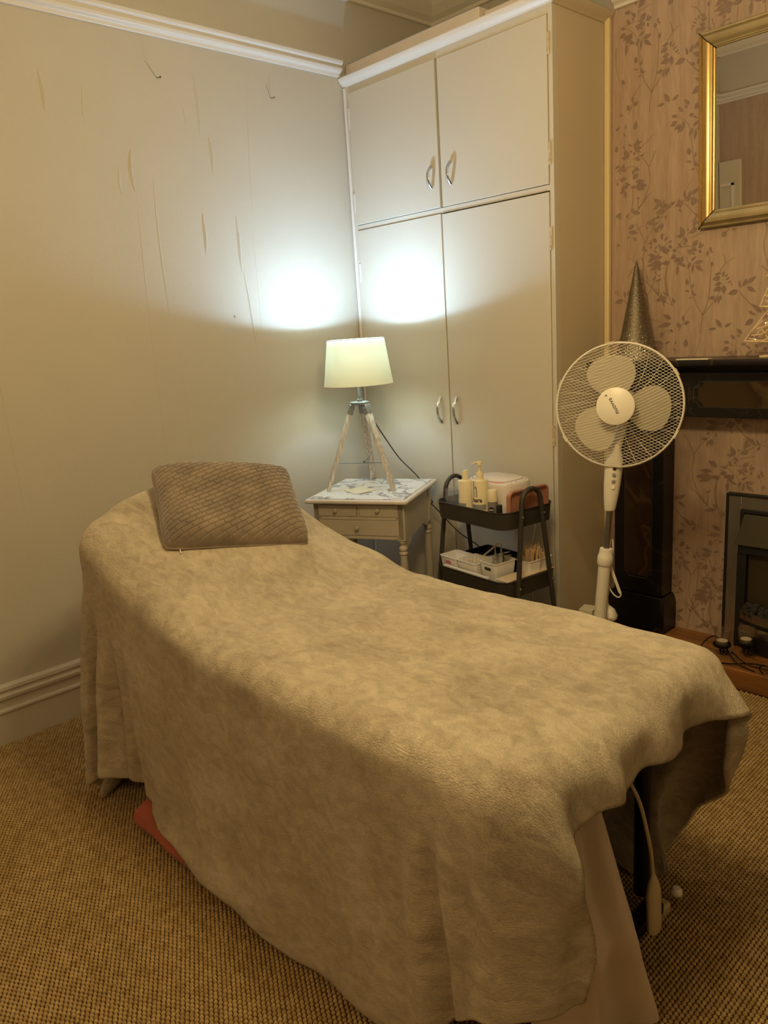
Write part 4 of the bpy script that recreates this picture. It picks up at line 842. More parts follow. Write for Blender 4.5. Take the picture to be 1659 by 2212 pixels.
# white curved nail lamp
t = item('nail_lamp', 0.205, 0.212, 'white rounded nail lamp behind the bottles on the trolley', 'nail lamp')
def squircle(w_, d, p, n=48): return [(w_ / 2 * math.copysign(abs(math.cos(a)) ** p, math.cos(a)), d / 2 * math.copysign(abs(math.sin(a)) ** p, math.sin(a))) for a in [2 * math.pi * i / n for i in range(n)]]
H = 0.160
rg = [(0.94, 0.0), (0.98, 0.01), (1.0, 0.06), (1.0, H - 0.014), (0.985, H - 0.004), (0.95, H)]
MB().loft([[(x * k, y * k, z) for x, y in squircle(0.262, 0.190, 0.55)] for k, z in rg]).build('shell', 'white_plastic', t, smooth=True)
MB().loft([[(x * k - 0.014, y * k + 0.006, z) for x, y in squircle(0.215, 0.158, 0.55)] for k, z in ((1.0, H - 0.002), (1.0, H + 0.003), (0.97, H + 0.005))]).build('top_lid', 'white_plastic', t, smooth=True)
MB().loft([[(x * k, y * k, z) for x, y in squircle(0.222, 0.164, 0.55)] for k, z in ((1.0, H - 0.001), (1.0, H + 0.0006))]).build('lid_groove', 'ink_grey', t).location = (-0.014, 0.006, 0)
for i in range(12):
    a = math.radians(-100 + i * 14); cx_, cy_ = 0.119 * math.copysign(abs(math.cos(a)) ** 0.6, math.cos(a)), 0.086 * math.copysign(abs(math.sin(a)) ** 0.6, math.sin(a))
    MB().box((cx_ - 0.004, cy_ - 0.0015, H - 0.001), (cx_ + 0.004, cy_ + 0.0015, H + 0.0009), rotz(a), (cx_, cy_, H)).build('button_mark', 'ink_grey', t)
MB().prism([(0.035, -0.0905), (0.085, -0.084), (0.105, -0.066), (0.094, -0.060), (0.078, -0.072), (0.035, -0.0795)], H - 0.001, H + 0.0012).build('pink_sticker', mat('pale_pink_sticker', (0.80, 0.30, 0.33), 0.5), t)
# rose tray propped at the right end
t = item('rose_tray', 0.418, 0.164, 'rose-coloured plastic tray propped upright at the right end of the trolley', 'tray')
P = rrect(0.232, 0.150, 0.026, 6, 0, 0.078)
tl = math.radians(4)
def RTp(P_, x): return [(x + z * math.sin(tl) * 0.25, y, z) for y, z in P_]
inner = rrect(0.216, 0.134, 0.020, 6, 0, 0.078)
MB().loft([RTp(P, -0.006), RTp(P, 0.012), RTp(rrect(0.226, 0.144, 0.024, 6, 0, 0.078), 0.0135), RTp(inner, 0.0125), RTp(inner, 0.001)]).build('dish', 'rose', t, smooth=True)
MB().box((0.001, 0.016, 0.012), (0.005, 0.019, 0.135)).build('divider', 'rose', t)
MB().box((0.001, 0.019, 0.132), (0.005, 0.080, 0.135)).build('divider', 'rose', t)
t = tag(MB().tube(smooth_path([(-2.012, 2.80, 0.68), (-2.012, 2.802, 0.618), (-2.018, 2.802, 0.56), (-2.026, 2.80, 0.50), (-2.03, 2.80, 0.30), (-2.04, 2.80, 0.02)], 5), 0.0025, 8).build('nail_lamp_lead', 'cable_white', smooth=True), 'thin white lead hanging behind the right side of the trolley', 'cable')
# ---- lower tray
ZL = 0.3856
def basket(name, x, y, wx, wy, h, z, label, m='basket_plastic', slot=True, rz=0.0, tp=0.80):
    t = item(name, x, y, label, 'basket', z, rz=rz)
    Z = lambda P_, z_: [(a, b_, z_) for a, b_ in P_]
    o_t, i_t = rrect(wx, wy, 0.012, 4), rrect(wx - 0.005, wy - 0.005, 0.010, 4); o_b, i_b = rrect(wx * tp, wy * tp, 0.010, 4), rrect(wx * tp - 0.005, wy * tp - 0.005, 0.008, 4)
    lip = rrect(wx + 0.005, wy + 0.005, 0.014, 4)
    MB().loft([Z(o_b, 0), Z(o_t, h - 0.005), Z(lip, h - 0.004), Z(lip, h), Z(i_t, h), Z(i_b, 0.003)]).build('shell', m, t, smooth=True)
    if slot:
        yb = -(wy / 2) * (tp + (1 - tp) * 0.77); an = math.atan2(wy / 2 * (1 - tp), h)
        pts = [(a, b_) for a, b_ in rrect(0.040, 0.015, 0.007, 5, 0, h * 0.77)]
        ring_o = [(a, -(wy / 2) * (tp + (1 - tp) * b_ / h) - 0.0012, b_) for a, b_ in rrect(0.045, 0.020, 0.0095, 5, 0, h * 0.77)]
        ring_i = [(a, -(wy / 2) * (tp + (1 - tp) * b_ / h) - 0.0012, b_) for a, b_ in pts]
        MB().loft([ring_o, ring_i], cap=False).build('slot_rim', m, t)
        return t, ring_i
    return t, None
def slot_fill(t, ring, m, nm): MB().add([(a, b_ + 0.0003, c_) for a, b_, c_ in ring], [tuple(range(len(ring)))]).build(nm, m, t)
t1, r1 = basket('basket', 0.064, 0.070, 0.112, 0.105, 0.108, ZL, 'white basket with pink card in its slot, leftmost on the lower trolley shelf'); slot_fill(t1, r1, 'hot_pink', 'slot_opening')
t2, r2 = basket('basket', 0.184, 0.074, 0.125, 0.115, 0.110, ZL, 'white basket full of cotton buds on the lower trolley shelf'); slot_fill(t2, r2, 'cotton', 'slot_opening')
t3, r3 = basket('basket', 0.301, 0.098, 0.100, 0.125, 0.125, ZL, 'white basket holding nozzle bottles on the lower trolley shelf'); slot_fill(t3, r3, 'fire_olive', 'slot_opening')
t4, _ = basket('basket', 0.393, 0.227, 0.076, 0.148, 0.125, ZL, 'white basket full of wooden sticks, rear right of the lower trolley shelf', slot=False, tp=0.86)
t5, _ = basket('basket', 0.132, 0.222, 0.225, 0.165, 0.095, ZL, 'black basket behind the white baskets on the lower trolley shelf', 'black_plastic', False, tp=0.9)
tag(MB().box((0.0, -0.006, 0), (0.285, 0.008, 0.006)).build('lid_strip', 'trim_paint'), 'thin white strip lying along the front rim of the lower shelf', 'strip')
o = bpy.data.objects['lid_strip']; o.location = tw(0.06, -0.002, 0.4555); o.rotation_euler = (0, 0, RT_)
o = MB().box((0, 0, 0), (0.070, 0.285, 0.005)).build('pale_board', 'board', bev=0.001); o.location = tw(0.372, 0.012, 0.4556); o.rotation_euler = (0, 0, RT_)
tag(o, 'pale wooden board resting across the right rim of the lower shelf', 'board')
rng = random.Random(11)
# cotton buds standing in their basket
proto = None
for i in range(34):
    gx, gy = 0.188 + rng.uniform(-0.045, 0.045), 0.068 + rng.uniform(-0.040, 0.040)
    if proto is None:
        proto = thing('cotton_bud', (0, 0, 0), 0, 'cotton bud standing upright in the basket of cotton buds', 'cotton bud', 'cotton buds in the white basket')
        MB().tube([(0, 0, 0.0), (0, 0, 0.075)], 0.0012, 6).build('stick', 'cotton', proto)
        MB().lathe([(0, 0.066), (0.0022, 0.068), (0.0028, 0.074), (0.0018, 0.080), (0, 0.081)], (0, 0, 0), 8).build('tip', 'cotton', proto, smooth=True)
        k = proto
    else: k = copy_tree(proto)
    k.location = tw(gx, gy, ZL + 0.022 + rng.uniform(0, 0.012)); k.rotation_euler = (rng.uniform(-0.22, 0.22), rng.uniform(-0.22, 0.22), rng.uniform(0, 3))
# wooden spatula sticks
sm = MB().prism([(x, z) for x, z in rrect(0.0065, 0.140, 0.0030, 3, 0, 0.0700)], -0.0008, 0.0008, 'y').build('wooden_stick', 'pale_wood')
tag(sm, 'thin pale wooden spatula stick standing in the rear right basket', 'stick', 'wooden sticks in the rear right basket')
n_ = 0
for i in range(46):
    k = sm if i == 0 else sm.copy()
    if i: COL.objects.link(k)
    gx, gy = 0.393 + rng.uniform(-0.023, 0.025), 0.227 + rng.uniform(-0.056, 0.056)
    k.location = tw(gx, gy, ZL + 0.028 + rng.uniform(0.0, 0.012)); k.rotation_euler = (rng.uniform(-0.16, 0.16), (gx - 0.396) * 7 + rng.uniform(-0.12, 0.12), RT_ + rng.uniform(-1, 1))
def big_stick(i, x, y, z, rx, ry, rz, lab):
    o = MB().prism(rrect(0.018, 0.150, 0.0085, 5, 0, 0), -0.0009, 0.0009).build('wide_spatula', 'pale_wood' if i == 0 else 'trim_paint'); o.location = tw(x, y, z)
    o.rotation_euler = (rx, ry, rz); tag(o, lab, 'spatula')
big_stick(0, 0.120, 0.200, 0.478, math.radians(38), 0.1, RT_ + math.radians(-32), 'rounded wooden spatula sticking up out of the black basket')
big_stick(1, 0.185, 0.185, 0.486, math.radians(14), 0.0, RT_ + math.radians(-52), 'white spatula lying in the black basket, left of the other white one')
big_stick(1, 0.215, 0.170, 0.492, math.radians(8), 0.05, RT_ + math.radians(-66), 'white spatula resting on the right edge of the black basket')
for (x, y, lab) in ((0.280, 0.105, 'clear bottle with pointed nozzle, left one in the white basket'), (0.312, 0.110, 'clear bottle with pointed nozzle, taller one in the middle of the basket')):
    t = item('nozzle_bottle', x, y, lab, 'bottle', ZL + 0.004 + (0.018 if x > 0.3 else 0))
    MB().lathe([(0, 0), (0.0145, 0), (0.0155, 0.003), (0.0155, 0.105), (0.010, 0.113), (0.010, 0.118), (0, 0.118)], (0, 0, 0), 18).build('body', 'nozzle', t, smooth=True)
    MB().lathe([(0, 0.117), (0.0115, 0.117), (0.0115, 0.128), (0.0055, 0.132), (0.0018, 0.170), (0, 0.171)], (0, 0, 0), 14).build('nozzle_tip', 'nozzle', t, smooth=True)
t = tag(MB().lathe([(0, 0), (0.0045, 0.001), (0.0045, 0.060), (0.0025, 0.064), (0.002, 0.120), (0, 0.121)], tw(0.333, 0.088, ZL + 0.045), 10, Matrix.Rotation(0.12, 3, 'Y')).build('nail_brush', 'black_plastic', smooth=True), 'slim black brush pen beside the nozzle bottles', 'brush')
# ------------------------------------------------------------------ pedestal fan
FT = math.radians(5.6)
fan = thing('pedestal_fan', (-1.537, 2.5, 0), 0, 'white pedestal fan with mesh guard standing before the dark mantelpiece', 'fan')
tx_ = lambda z: z * math.tan(FT)
for a in (math.radians(35), math.radians(125)):
    dx, dy = 0.23 * math.cos(a), 0.23 * math.sin(a)
    MB().loft([[(s_ * dx + px_ * -dy / 0.23 * w_, s_ * dy + px_ * dx / 0.23 * w_, z) for px_, z in ((-1, 0.0), (1, 0.0), (0.8, h_), (-0.8, h_))] for s_, w_, h_ in ((-1, 0.014, 0.016), (-0.1, 0.026, 0.034), (0.1, 0.026, 0.034), (1, 0.014, 0.016))]).build('foot', 'fan_white', fan, bev=0.004)
MB().tube([(tx_(0.03), 0, 0.03), (tx_(0.62), 0, 0.62)], 0.0225, 24).build('lower_pole', 'fan_white', fan, smooth=True)
cl = MB().tube([(tx_(z), 0, z) for z in (0.585, 0.59, 0.618, 0.622, 0.648)], [0.0265, 0.0285, 0.0285, 0.0262, 0.0225], 24).build('collar', 'fan_white', fan, smooth=True)
MB().tube([(tx_(0.60), 0, 0.60), (tx_(0.84), 0, 0.84)], 0.0118, 20).build('chrome_pole', 'chrome', fan, smooth=True)
# control housing
prof = [(0.80, 0.019, 0.018), (0.808, 0.021, 0.020), (0.85, 0.026, 0.024), (0.90, 0.030, 0.026), (0.95, 0.0315, 0.027), (0.985, 0.031, 0.027), (1.02, 0.022, 0.024), (1.05, 0.016, 0.022)]
hr = math.radians(28)
hs = MB().loft([[(tx_(z) + a * math.cos(hr) * math.cos(t_) - b_ * math.sin(hr) * math.sin(t_), a * math.sin(hr) * math.cos(t_) + b_ * math.cos(hr) * math.sin(t_), z) for t_ in [2 * math.pi * i / 24 for i in range(24)]] for z, a, b_ in prof]).build('control_housing', 'fan_white', fan, smooth=True)
fdir = Vector((math.sin(hr), -math.cos(hr), 0))
for i, z in enumerate((0.962, 0.938, 0.914, 0.890)):
    c = Vector((tx_(z), 0, z)) + fdir * (0.0255 if z > 0.9 else 0.024) + Vector((math.cos(hr), math.sin(hr), 0)) * 0.004
    MB().lathe([(0, 0), (0.0068, 0), (0.0068, 0.003), (0.005, 0.0048), (0, 0.0048)], c, 16, Vector((0, 0, 1)).rotation_difference(fdir).to_matrix()).build('button', ('gap', 'fan_grey', 'fan_grey', 'cotton')[i], hs, smooth=True)
# head: local frame, z axis is the fan axis towards the viewer side
HC = Vector((-1.425 + 1.537, 0.0, 1.187))
n_ax = Vector((0.36, -0.93, 0.075)).normalized(); ux = Vector((0, 0, 1)).cross(n_ax).normalized(); uy = n_ax.cross(ux)
RH = Matrix((ux, uy, n_ax)).transposed()
def hp(x, y, z): return HC + RH @ Vector((x, y, z))
GR = 0.2195
def dome(r, front): k = max(0.0, 1 - (r / GR) ** 2.6); return (0.066 if front else -0.068) * k ** 0.62
MB().tube([hp(GR * math.cos(a), GR * math.sin(a), 0.0) for a in [2 * math.pi * i / 72 for i in range(72)]], (0.0085, 0.0042), 10, closed=True, flat=tuple(n_ax)).build('guard_ring', 'fan_white', fan, smooth=True)
for a in (98, 30, -28, 158, 212): 
    a = math.radians(a); MB().tube([hp((GR + 0.0045) * math.cos(a + d), (GR + 0.0045) * math.sin(a + d), 0.0) for d in (-0.06, -0.03, 0, 0.03, 0.06)], (0.0110, 0.0026), 8, flat=tuple(n_ax)).build('ring_clip', 'fan_white', fan, smooth=True)
def guard(front, ang, gap=0.0105, rad=0.00075, curl=0.0):
    b = MB(); ca, sa = math.cos(ang), math.sin(ang); n = int(GR / gap)
    for i in range(-n, n + 1):
        o = i * gap; h = math.sqrt(max(GR * GR - o * o, 0)); 
        if h < 0.02: continue
        pts = []
        for k in range(29):
            s = -h + 2 * h * k / 28; oo = o + curl * s * s / GR; x, y = s * ca - oo * sa, s * sa + oo * ca; r = math.hypot(x, y)
            if r > GR: x, y, r = x * GR / r, y * GR / r, GR
            if front and r < 0.058: 
                if len(pts) > 1: b.tube(pts, rad, 4, cap=False)
                pts = []; continue
            pts.append(hp(x, y, dome(r, front)))
        if len(pts) > 1: b.tube(pts, rad, 4, cap=False)
    return b.build('front_guard' if front else 'rear_guard', 'fan_white', fan, smooth=True)
guard(True, math.radians(19), 0.0100, 0.0008, 0.10); guard(False, math.radians(-34), 0.0100, 0.0008, 0.10)
b = MB()
for i in range(24):
    a = math.radians(15 * i + 4); b.tube([hp(r * math.cos(a + (r - 0.06) * 1.5), r * math.sin(a + (r - 0.06) * 1.5), dome(r, False) + 0.0005) for r in (0.05, 0.09, 0.13, 0.17, 0.205, GR)], 0.0009, 4, cap=False)
b.build('rear_guard_spokes', 'fan_white', fan)
ang = Vector((0, 0, 1)).rotation_difference(n_ax).to_matrix()
MB().lathe([(0, -0.006), (0.062, -0.006), (0.0655, -0.003), (0.0655, 0.004), (0.062, 0.0065), (0, 0.007)], hp(0, 0, 0.066), 48, RH).build('badge', 'fan_white', fan, smooth=True)
tm = Matrix.Translation(hp(-0.006, 0.001, 0.0735)) @ (RH @ Matrix.Rotation(math.radians(118), 3, 'Z')).to_4x4()
text_mesh('badge_name', 'nuovva', 0.0215, 'ink_black', fan, tm, 0.0002, 0.0)
tm = Matrix.Translation(hp(-0.031, 0.038, 0.0735)) @ (RH @ Matrix.Rotation(math.radians(118), 3, 'Z')).to_4x4()
text_mesh('registered_mark', '\u00ae', 0.007, 'ink_black', fan, tm, 0.0003, 0.0003)
MB().lathe([(0, -0.05), (0.030, -0.05), (0.038, -0.03), (0.038, 0.03), (0.030, 0.04), (0, 0.04)], hp(0, 0, -0.008), 28, RH).build('hub', 'fan_white', fan, smooth=True)
def blade(a0):
    out = [(0.030, 0.022), (0.052, 0.052), (0.082, 0.080), (0.118, 0.091), (0.150, 0.080), (0.171, 0.052), (0.179, 0.014), (0.174, -0.026), (0.155, -0.056), (0.122, -0.070), (0.085, -0.064), (0.052, -0.042), (0.030, -0.020)]
    out = smooth_path([(x, y, 0) for x, y in out], 3); c, s = math.cos(a0), math.sin(a0); n = len(out)
    ctr = Vector((0.1, 0.01, 0)); rings = []
    for zz in (0.0009, -0.0009):
        for k in (1.0, 0.66, 0.33): rings.append([ctr + (q - ctr) * k for q in out] if zz > 0 else [ctr + (q - ctr) * k for q in out])
        if zz > 0: top = rings; rings = []
    def place(q, dz):
        z = 0.012 + q.y * 0.30 + dz + 0.06 * (q.x - 0.1) ** 2; return hp(q.x * c - q.y * s, q.x * s + q.y * c, z)
    T = [[place(q, 0.0009) for q in r] for r in top]; Bq = [[place(q, -0.0009) for q in r] for r in rings]
    return MB().loft(T[::-1] + Bq).build('blade', 'blade', fan, smooth=True)
for a in (97, -11, 222): blade(math.radians(a))
MB().lathe([(0, -0.17), (0.040, -0.165), (0.052, -0.14), (0.055, -0.075), (0.050, -0.064), (0, -0.064)], hp(0, 0, 0.0), 28, RH).build('motor_housing', 'fan_white', fan, smooth=True)
MB().tube([(tx_(1.03), 0, 1.03), tuple(hp(0, -0.075, -0.095)), tuple(hp(0, -0.02, -0.11))], [0.020, 0.018, 0.020], 16).build('neck', 'fan_white', fan, smooth=True)
lead = MB(); F = lambda x, y, z: (x + 1.537, y - 2.5, z)
lead.tube(smooth_path([F(-1.478, 2.53, 0.80), F(-1.482, 2.545, 0.70), F(-1.487, 2.54, 0.64), F(-1.480, 2.535, 0.605), F(-1.470, 2.53, 0.575), F(-1.440, 2.53, 0.50), F(-1.428, 2.53, 0.468), F(-1.438, 2.53, 0.452), F(-1.462, 2.53, 0.462), F(-1.485, 2.53, 0.50), F(-1.490, 2.53, 0.54), F(-1.474, 2.53, 0.585)], 6), 0.0026, 8)
lead.tube(smooth_path([F(-1.474, 2.532, 0.585), F(-1.462, 2.53, 0.63), F(-1.464, 2.53, 0.675), F(-1.473, 2.53, 0.66), F(-1.474, 2.53, 0.60), F(-1.462, 2.528, 0.55), F(-1.432, 2.528, 0.480), F(-1.437, 2.528, 0.478), F(-1.470, 2.528, 0.56), F(-1.490, 2.535, 0.60), F(-1.497, 2.54, 0.50), F(-1.497, 2.54, 0.43)], 6), 0.0026, 8)
lead.build('lead', 'cable_white', fan, smooth=True)
pg = MB().tube([F(-1.497, 2.54, 0.432), F(-1.494, 2.54, 0.405), F(-1.478, 2.54, 0.385), F(-1.470, 2.54, 0.362), F(-1.470, 2.54, 0.352)], [(0.006, 0.006), (0.009, 0.008), (0.017, 0.020), (0.019, 0.026), (0.015, 0.020)], 14).build('plug', 'cable_white', fan, smooth=True)
# ------------------------------------------------------------------ mirror
MW, MH, MT = 0.92, 0.703, math.radians(3.3)
mi = thing('mirror', (-1.472, YW - 0.010, 1.815), 0, 'framed wall mirror with gilt moulded frame above the mantelpiece', 'mirror', R=Matrix.Rotation(MT, 3, 'X'))
FP = [(0.0, 0.0), (0.0, 0.016), (0.004, 0.020), (0.010, 0.0205), (0.0115, 0.0185), (0.014, 0.0225), (0.022, 0.030), (0.034, 0.031), (0.047, 0.024), (0.053, 0.0215), (0.0545, 0.0235), (0.058, 0.0235), (0.0595, 0.020), (0.064, 0.019), (0.067, 0.012), (0.067, 0.0)]
def fp(side, f, d):
    g = 0.0015
    if side == 'l': return [(f, -d, f + g), (f, -d, MH - f - g)]
    if side == 'r': return [(MW - f, -d, f + g), (MW - f, -d, MH - f - g)]
    if side == 't': return [(f + g, -d, MH - f), (MW - f - g, -d, MH - f)]
    return [(f + g, -d, f), (MW - f - g, -d, f)]
for s_ in 'lrtb':
    r0 = [fp(s_, f, d)[0] for f, d in FP]; r1 = [fp(s_, f, d)[1] for f, d in FP]
    MB().loft([r0, r1]).build('frame_rail', 'brass' if s_ in 'lr' else 'gilt_light_tone', mi, smooth=True)
for x0, z0, sx, sz in ((0, 0, 1, 1), (0, MH, 1, -1), (MW, 0, -1, 1), (MW, MH, -1, -1)):
    pts = [(x0 + sx * f, -d - 0.0004, z0 + sz * f) for f, d in FP[1:-1]]
    MB().tube(pts, 0.0019, 6).build('mitre_gap', 'gap', mi)
MB().box((0.060, -0.014, 0.060), (MW - 0.060, -0.011, MH - 0.060)).build('glass', 'mirror', mi)
MB().box((0.004, -0.010, 0.004), (MW - 0.004, -0.004, MH - 0.004)).build('backing', 'carcass' if 'carcass' in M else 'fire_black', mi)
# ------------------------------------------------------------------ mantelpiece
mp_ = thing('mantelpiece', (0, 0, 0), 0, 'dark stone mantelpiece with oxblood panels on the wallpapered wall', 'mantelpiece')
MX0, MX1 = -1.862, -0.14; yb = YW - 0.001
SH = [(0.0, 1.255), (0.135, 1.255), (0.165, 1.262), (0.190, 1.272), (0.205, 1.279), (0.222, 1.281), (0.230, 1.287), (0.232, 1.300), (0.228, 1.310), (0.0, 1.310)]
MB().prism([(yb - a, z) for a, z in SH], MX0, MX1, 'x').build('shelf', 'black_marble', mp_, bev=0.002)
MB().box((MX0 + 0.065, yb - 0.118, 1.072), (MX1 - 0.065, yb, 1.2545)).build('frieze', 'black_marble', mp_, bev=0.003)
def panel(x0, x1, z0, z1, yf):
    n = 5; r = 0.022; P = []
    for cx_, cz_, a in ((x1, z1, 180), (x0, z1, 270), (x0, z0, 0), (x1, z0, 90)):
        for i in range(n + 1):
            t_ = math.radians(a + 90 - 90 * i / n + 0); 
            P.append((cx_ + r * math.cos(t_), cz_ + r * math.sin(t_)))
    MB().prism(P, yf - 0.0025, yf + 0.001, 'y').build('inlay_panel', 'brown_marble', mp_)
    MB().tube([(a * 1.0 + (a - (x0 + x1) / 2) * 0.05, yf - 0.0005, b_ + (b_ - (z0 + z1) / 2) * 0.03) for a, b_ in P], 0.0012, 4, closed=True).build('incised_line', mat('pale_incised_line', (0.09, 0.08, 0.07), 0.5), mp_)
panel(-1.41, -0.58, 1.115, 1.215, yb - 0.118)
for x0 in (-1.798, -0.44):
    MB().box((x0, yb - 0.100, 0.25), (x0 + 0.235, yb, 1.071)).build('pilaster', 'black_marble', mp_, bev=0.003)
    MB().prism([(x0 - 0.022, 0), (x0 + 0.257, 0), (x0 + 0.257, 0.205), (x0 + 0.250, 0.232), (x0 + 0.243, 0.248), (x0 - 0.008, 0.248), (x0 - 0.015, 0.232), (x0 - 0.022, 0.205)], yb - 0.118, yb, 'y').build('plinth', 'black_marble', mp_, bev=0.002)
    panel(x0 + 0.055, x0 + 0.180, 0.335, 0.98, yb - 0.100)
# ------------------------------------------------------------------ hearth and electric fire
he = thing('hearth', (0, 0, 0), 0, 'low oiled wooden hearth in front of the electric fire', 'hearth')
MB().box((-1.538, 2.940, 0), (-0.466, YW - 0.12, 0.086)).build('slab', 'hearth_wood', he, bev=0.004)
MB().box((-1.538, YW - 0.1195, 0), (-0.466, YW - 0.001, 0.084)).build('back_board', 'hearth_wood', he)
fi = thing('electric_fire', (-1.318, YW - 0.001, 0.0865), 0, 'electric inset fire with steel surround and black fret', 'fire')
FW, FH = 0.560, 0.660
def frame_ring(x0, x1, z0, z1, wd, y0, y1, m, nm, bottom=True):
    b = MB(); b.box((x0, y0, z0), (x0 + wd, y1, z1)); b.box((x1 - wd, y0, z0), (x1, y1, z1)); b.box((x0 + wd, y0, z1 - wd), (x1 - wd, y1, z1))
    if bottom: b.box((x0 + wd, y0, z0), (x1 - wd, y1, z0 + wd))
    return b.build(nm, m, fi, bev=0.0012)
frame_ring(0, FW, 0, FH, 0.010, -0.034, 0, 'fire_black', 'outer_rim', False)
frame_ring(0.0102, FW - 0.0102, 0, FH - 0.0102, 0.052, -0.030, -0.002, 'fire_steel', 'steel_surround', False)
frame_ring(0.0625, FW - 0.0625, 0, FH - 0.0625, 0.014, -0.040, -0.002, 'fire_black', 'inner_frame', False)
MB().loft([[(0.078, -0.036, FH - 0.080), (FW - 0.078, -0.036, FH - 0.080), (FW - 0.078, -0.030, FH - 0.080), (0.078, -0.030, FH - 0.080)], [(0.060, -0.078, FH - 0.205), (FW - 0.060, -0.078, FH - 0.205), (FW - 0.060, -0.060, FH - 0.205), (0.060, -0.060, FH - 0.205)]]).build('hood', 'fire_olive', fi, bev=0.002)
MB().box((0.066, -0.060, FH - 0.245), (FW - 0.066, -0.030, FH - 0.206)).build('hood_lip', 'fire_black', fi, bev=0.002)
MB().box((0.0625, -0.055, 0.0), (0.100, -0.028, FH - 0.246)).build('inner_post', 'fire_black', fi, bev=0.002)
MB().box((FW - 0.100, -0.055, 0.0), (FW - 0.0625, -0.028, FH - 0.246)).build('inner_post', 'fire_black', fi, bev=0.002)
MB().box((0.100, -0.026, 0.0), (FW - 0.100, -0.003, FH - 0.08)).build('back_screen', 'fire_olive', fi)
def bow(z0, z1, m, nm, d=0.0):
    n = 20; out = []
    for zz in (z0, z1):
        pass
    rings = []
    for i in range(n + 1):
        t_ = -1 + 2 * i / n; x = FW / 2 + t_ * (FW / 2 - 0.080); y = -0.052 - 0.060 * (1 - t_ * t_) - d
        rings.append([(x, y, z0), (x, y, z1), (x, y + 0.006, z1), (x, y + 0.006, z0)])
    return MB().loft(rings).build(nm, m, fi, smooth=True)
bow(0.128, 0.165, 'fire_steel', 'chrome_band'); bow(0.166, 0.169, 'chrome', 'band_edge', 0.001); bow(0.112, 0.1275, 'fire_black', 'black_bar', 0.002); bow(0.072, 0.110, 'fire_steel', 'chrome_band'); bow(0.058, 0.071, 'fire_black', 'black_bar', 0.002); bow(0.002, 0.057, 'fire_black', 'ash_front')
rngc = random.Random(4); cproto = []
for q_ in range(4):
    bm = bmesh.new(); bmesh.ops.create_icosphere(bm, subdivisions=2, radius=0.021)
    for v in bm.verts: v.co *= 1 + rngc.uniform(-0.24, 0.24)
    me = bpy.data.meshes.new('coal'); bm.to_mesh(me); bm.free(); me.materials.append(M['coal']); cproto.append(me)
for i in range(36):
    o = bpy.data.objects.new('coal', cproto[i % 4]); COL.objects.link(o); o.parent = fi; col_ = i % 12; row_ = i // 12
    o.location = (0.115 + col_ * 0.030 + rngc.uniform(-.006, .006), -0.048 - row_ * 0.020 * (1 - ((col_ - 5.5) / 6.5) ** 2), 0.185 - row_ * 0.012 + rngc.uniform(-.006, .008)); o.rotation_euler = (rngc.uniform(0, 3), rngc.uniform(0, 3), 0); o.scale = (1, 0.8, 0.8)
MB().box((0.10, -0.050, 0.002), (FW - 0.10, -0.027, 0.170)).build('coal_bed', 'fire_black', fi)
# wrought-iron tealight holder
ch = thing('tealight_holder', (0, 0, 0), 0, 'black scrolled iron tealight holder standing on the wooden hearth', 'candle holder')
CUPS = [(-1.246, 3.030, 0.138), (-1.168, 3.075, 0.150)]
ir = MB(); hz = 0.0862 + 0.003
def scroll(cx_, cy_, z0, r0, turns, a0, ax=(1, 0, 0), s_=1):
    P = []; n = int(22 * turns)
    for i in range(n + 1):
        t_ = i / n; a = a0 + s_ * 2 * math.pi * turns * t_; r_ = r0 * (1 - 0.78 * t_)
        P.append((cx_ + ax[0] * r_ * math.cos(a), cy_ + ax[1] * r_ * math.cos(a), z0 + r_ * math.sin(a)))
    return P
for i, (x, y, z) in enumerate(CUPS):
    MB().lathe([(0, z - 0.006), (0.033, z - 0.006), (0.036, z - 0.002), (0.036, z + 0.004), (0.034, z + 0.004), (0.033, z - 0.001), (0, z - 0.001)], (x, y, 0), 28).build('cup_plate', 'iron', ch, smooth=True)
    zc = (hz + z - 0.006) / 2; r_ = (z - 0.006 - hz) / 2
    ir = MB().tube(scroll(x, y, zc, r_, 1.6, math.pi / 2, (0.75, -0.65, 0)), 0.0024, 6)
    ir.tube(scroll(x + 0.012, y + 0.01, zc, r_, 1.5, math.pi / 2, (0.75, -0.65, 0), -1), 0.0024, 6); ir.build('scroll', 'iron', ch, smooth=True)
for pts in ([(-1.30, 2.985, hz), (-1.24, 2.955, hz + 0.0), (-1.18, 2.965, hz + 0.004), (-1.10, 3.00, hz + 0.012), (-1.00, 3.02, hz + 0.004), (-0.92, 3.0, hz)],
            [(-1.225, 3.03, 0.128), (-1.20, 3.00, 0.115), (-1.16, 2.975, 0.098), (-1.10, 2.960, hz), (-1.085, 2.957, hz + 0.001)],
            [(-1.20, 3.02, 0.120), (-1.14, 2.99, 0.102), (-1.08, 2.985, hz + 0.006), (-1.0, 2.995, hz + 0.01), (-0.95, 3.02, 0.12)],
            [(-1.16, 3.05, 0.135), (-1.10, 3.03, 0.13), (-1.04, 3.04, 0.14), (-0.98, 3.05, 0.15)],
            [(-1.345, 3.035, hz), (-1.33, 3.06, hz + 0.035), (-1.30, 3.07, hz + 0.060), (-1.27, 3.06, hz + 0.055), (-1.25, 3.035, 0.134)],
            [(-1.05, 2.955, hz), (-1.066, 2.953, hz + 0.02), (-1.05, 2.953, hz + 0.038), (-1.02, 2.955, hz + 0.03), (-1.02, 2.955, hz + 0.010), (-1.035, 2.955, hz + 0.008)]):
    MB().tube(smooth_path(pts, 6), 0.0027, 6).build('wire', 'iron', ch, smooth=True)
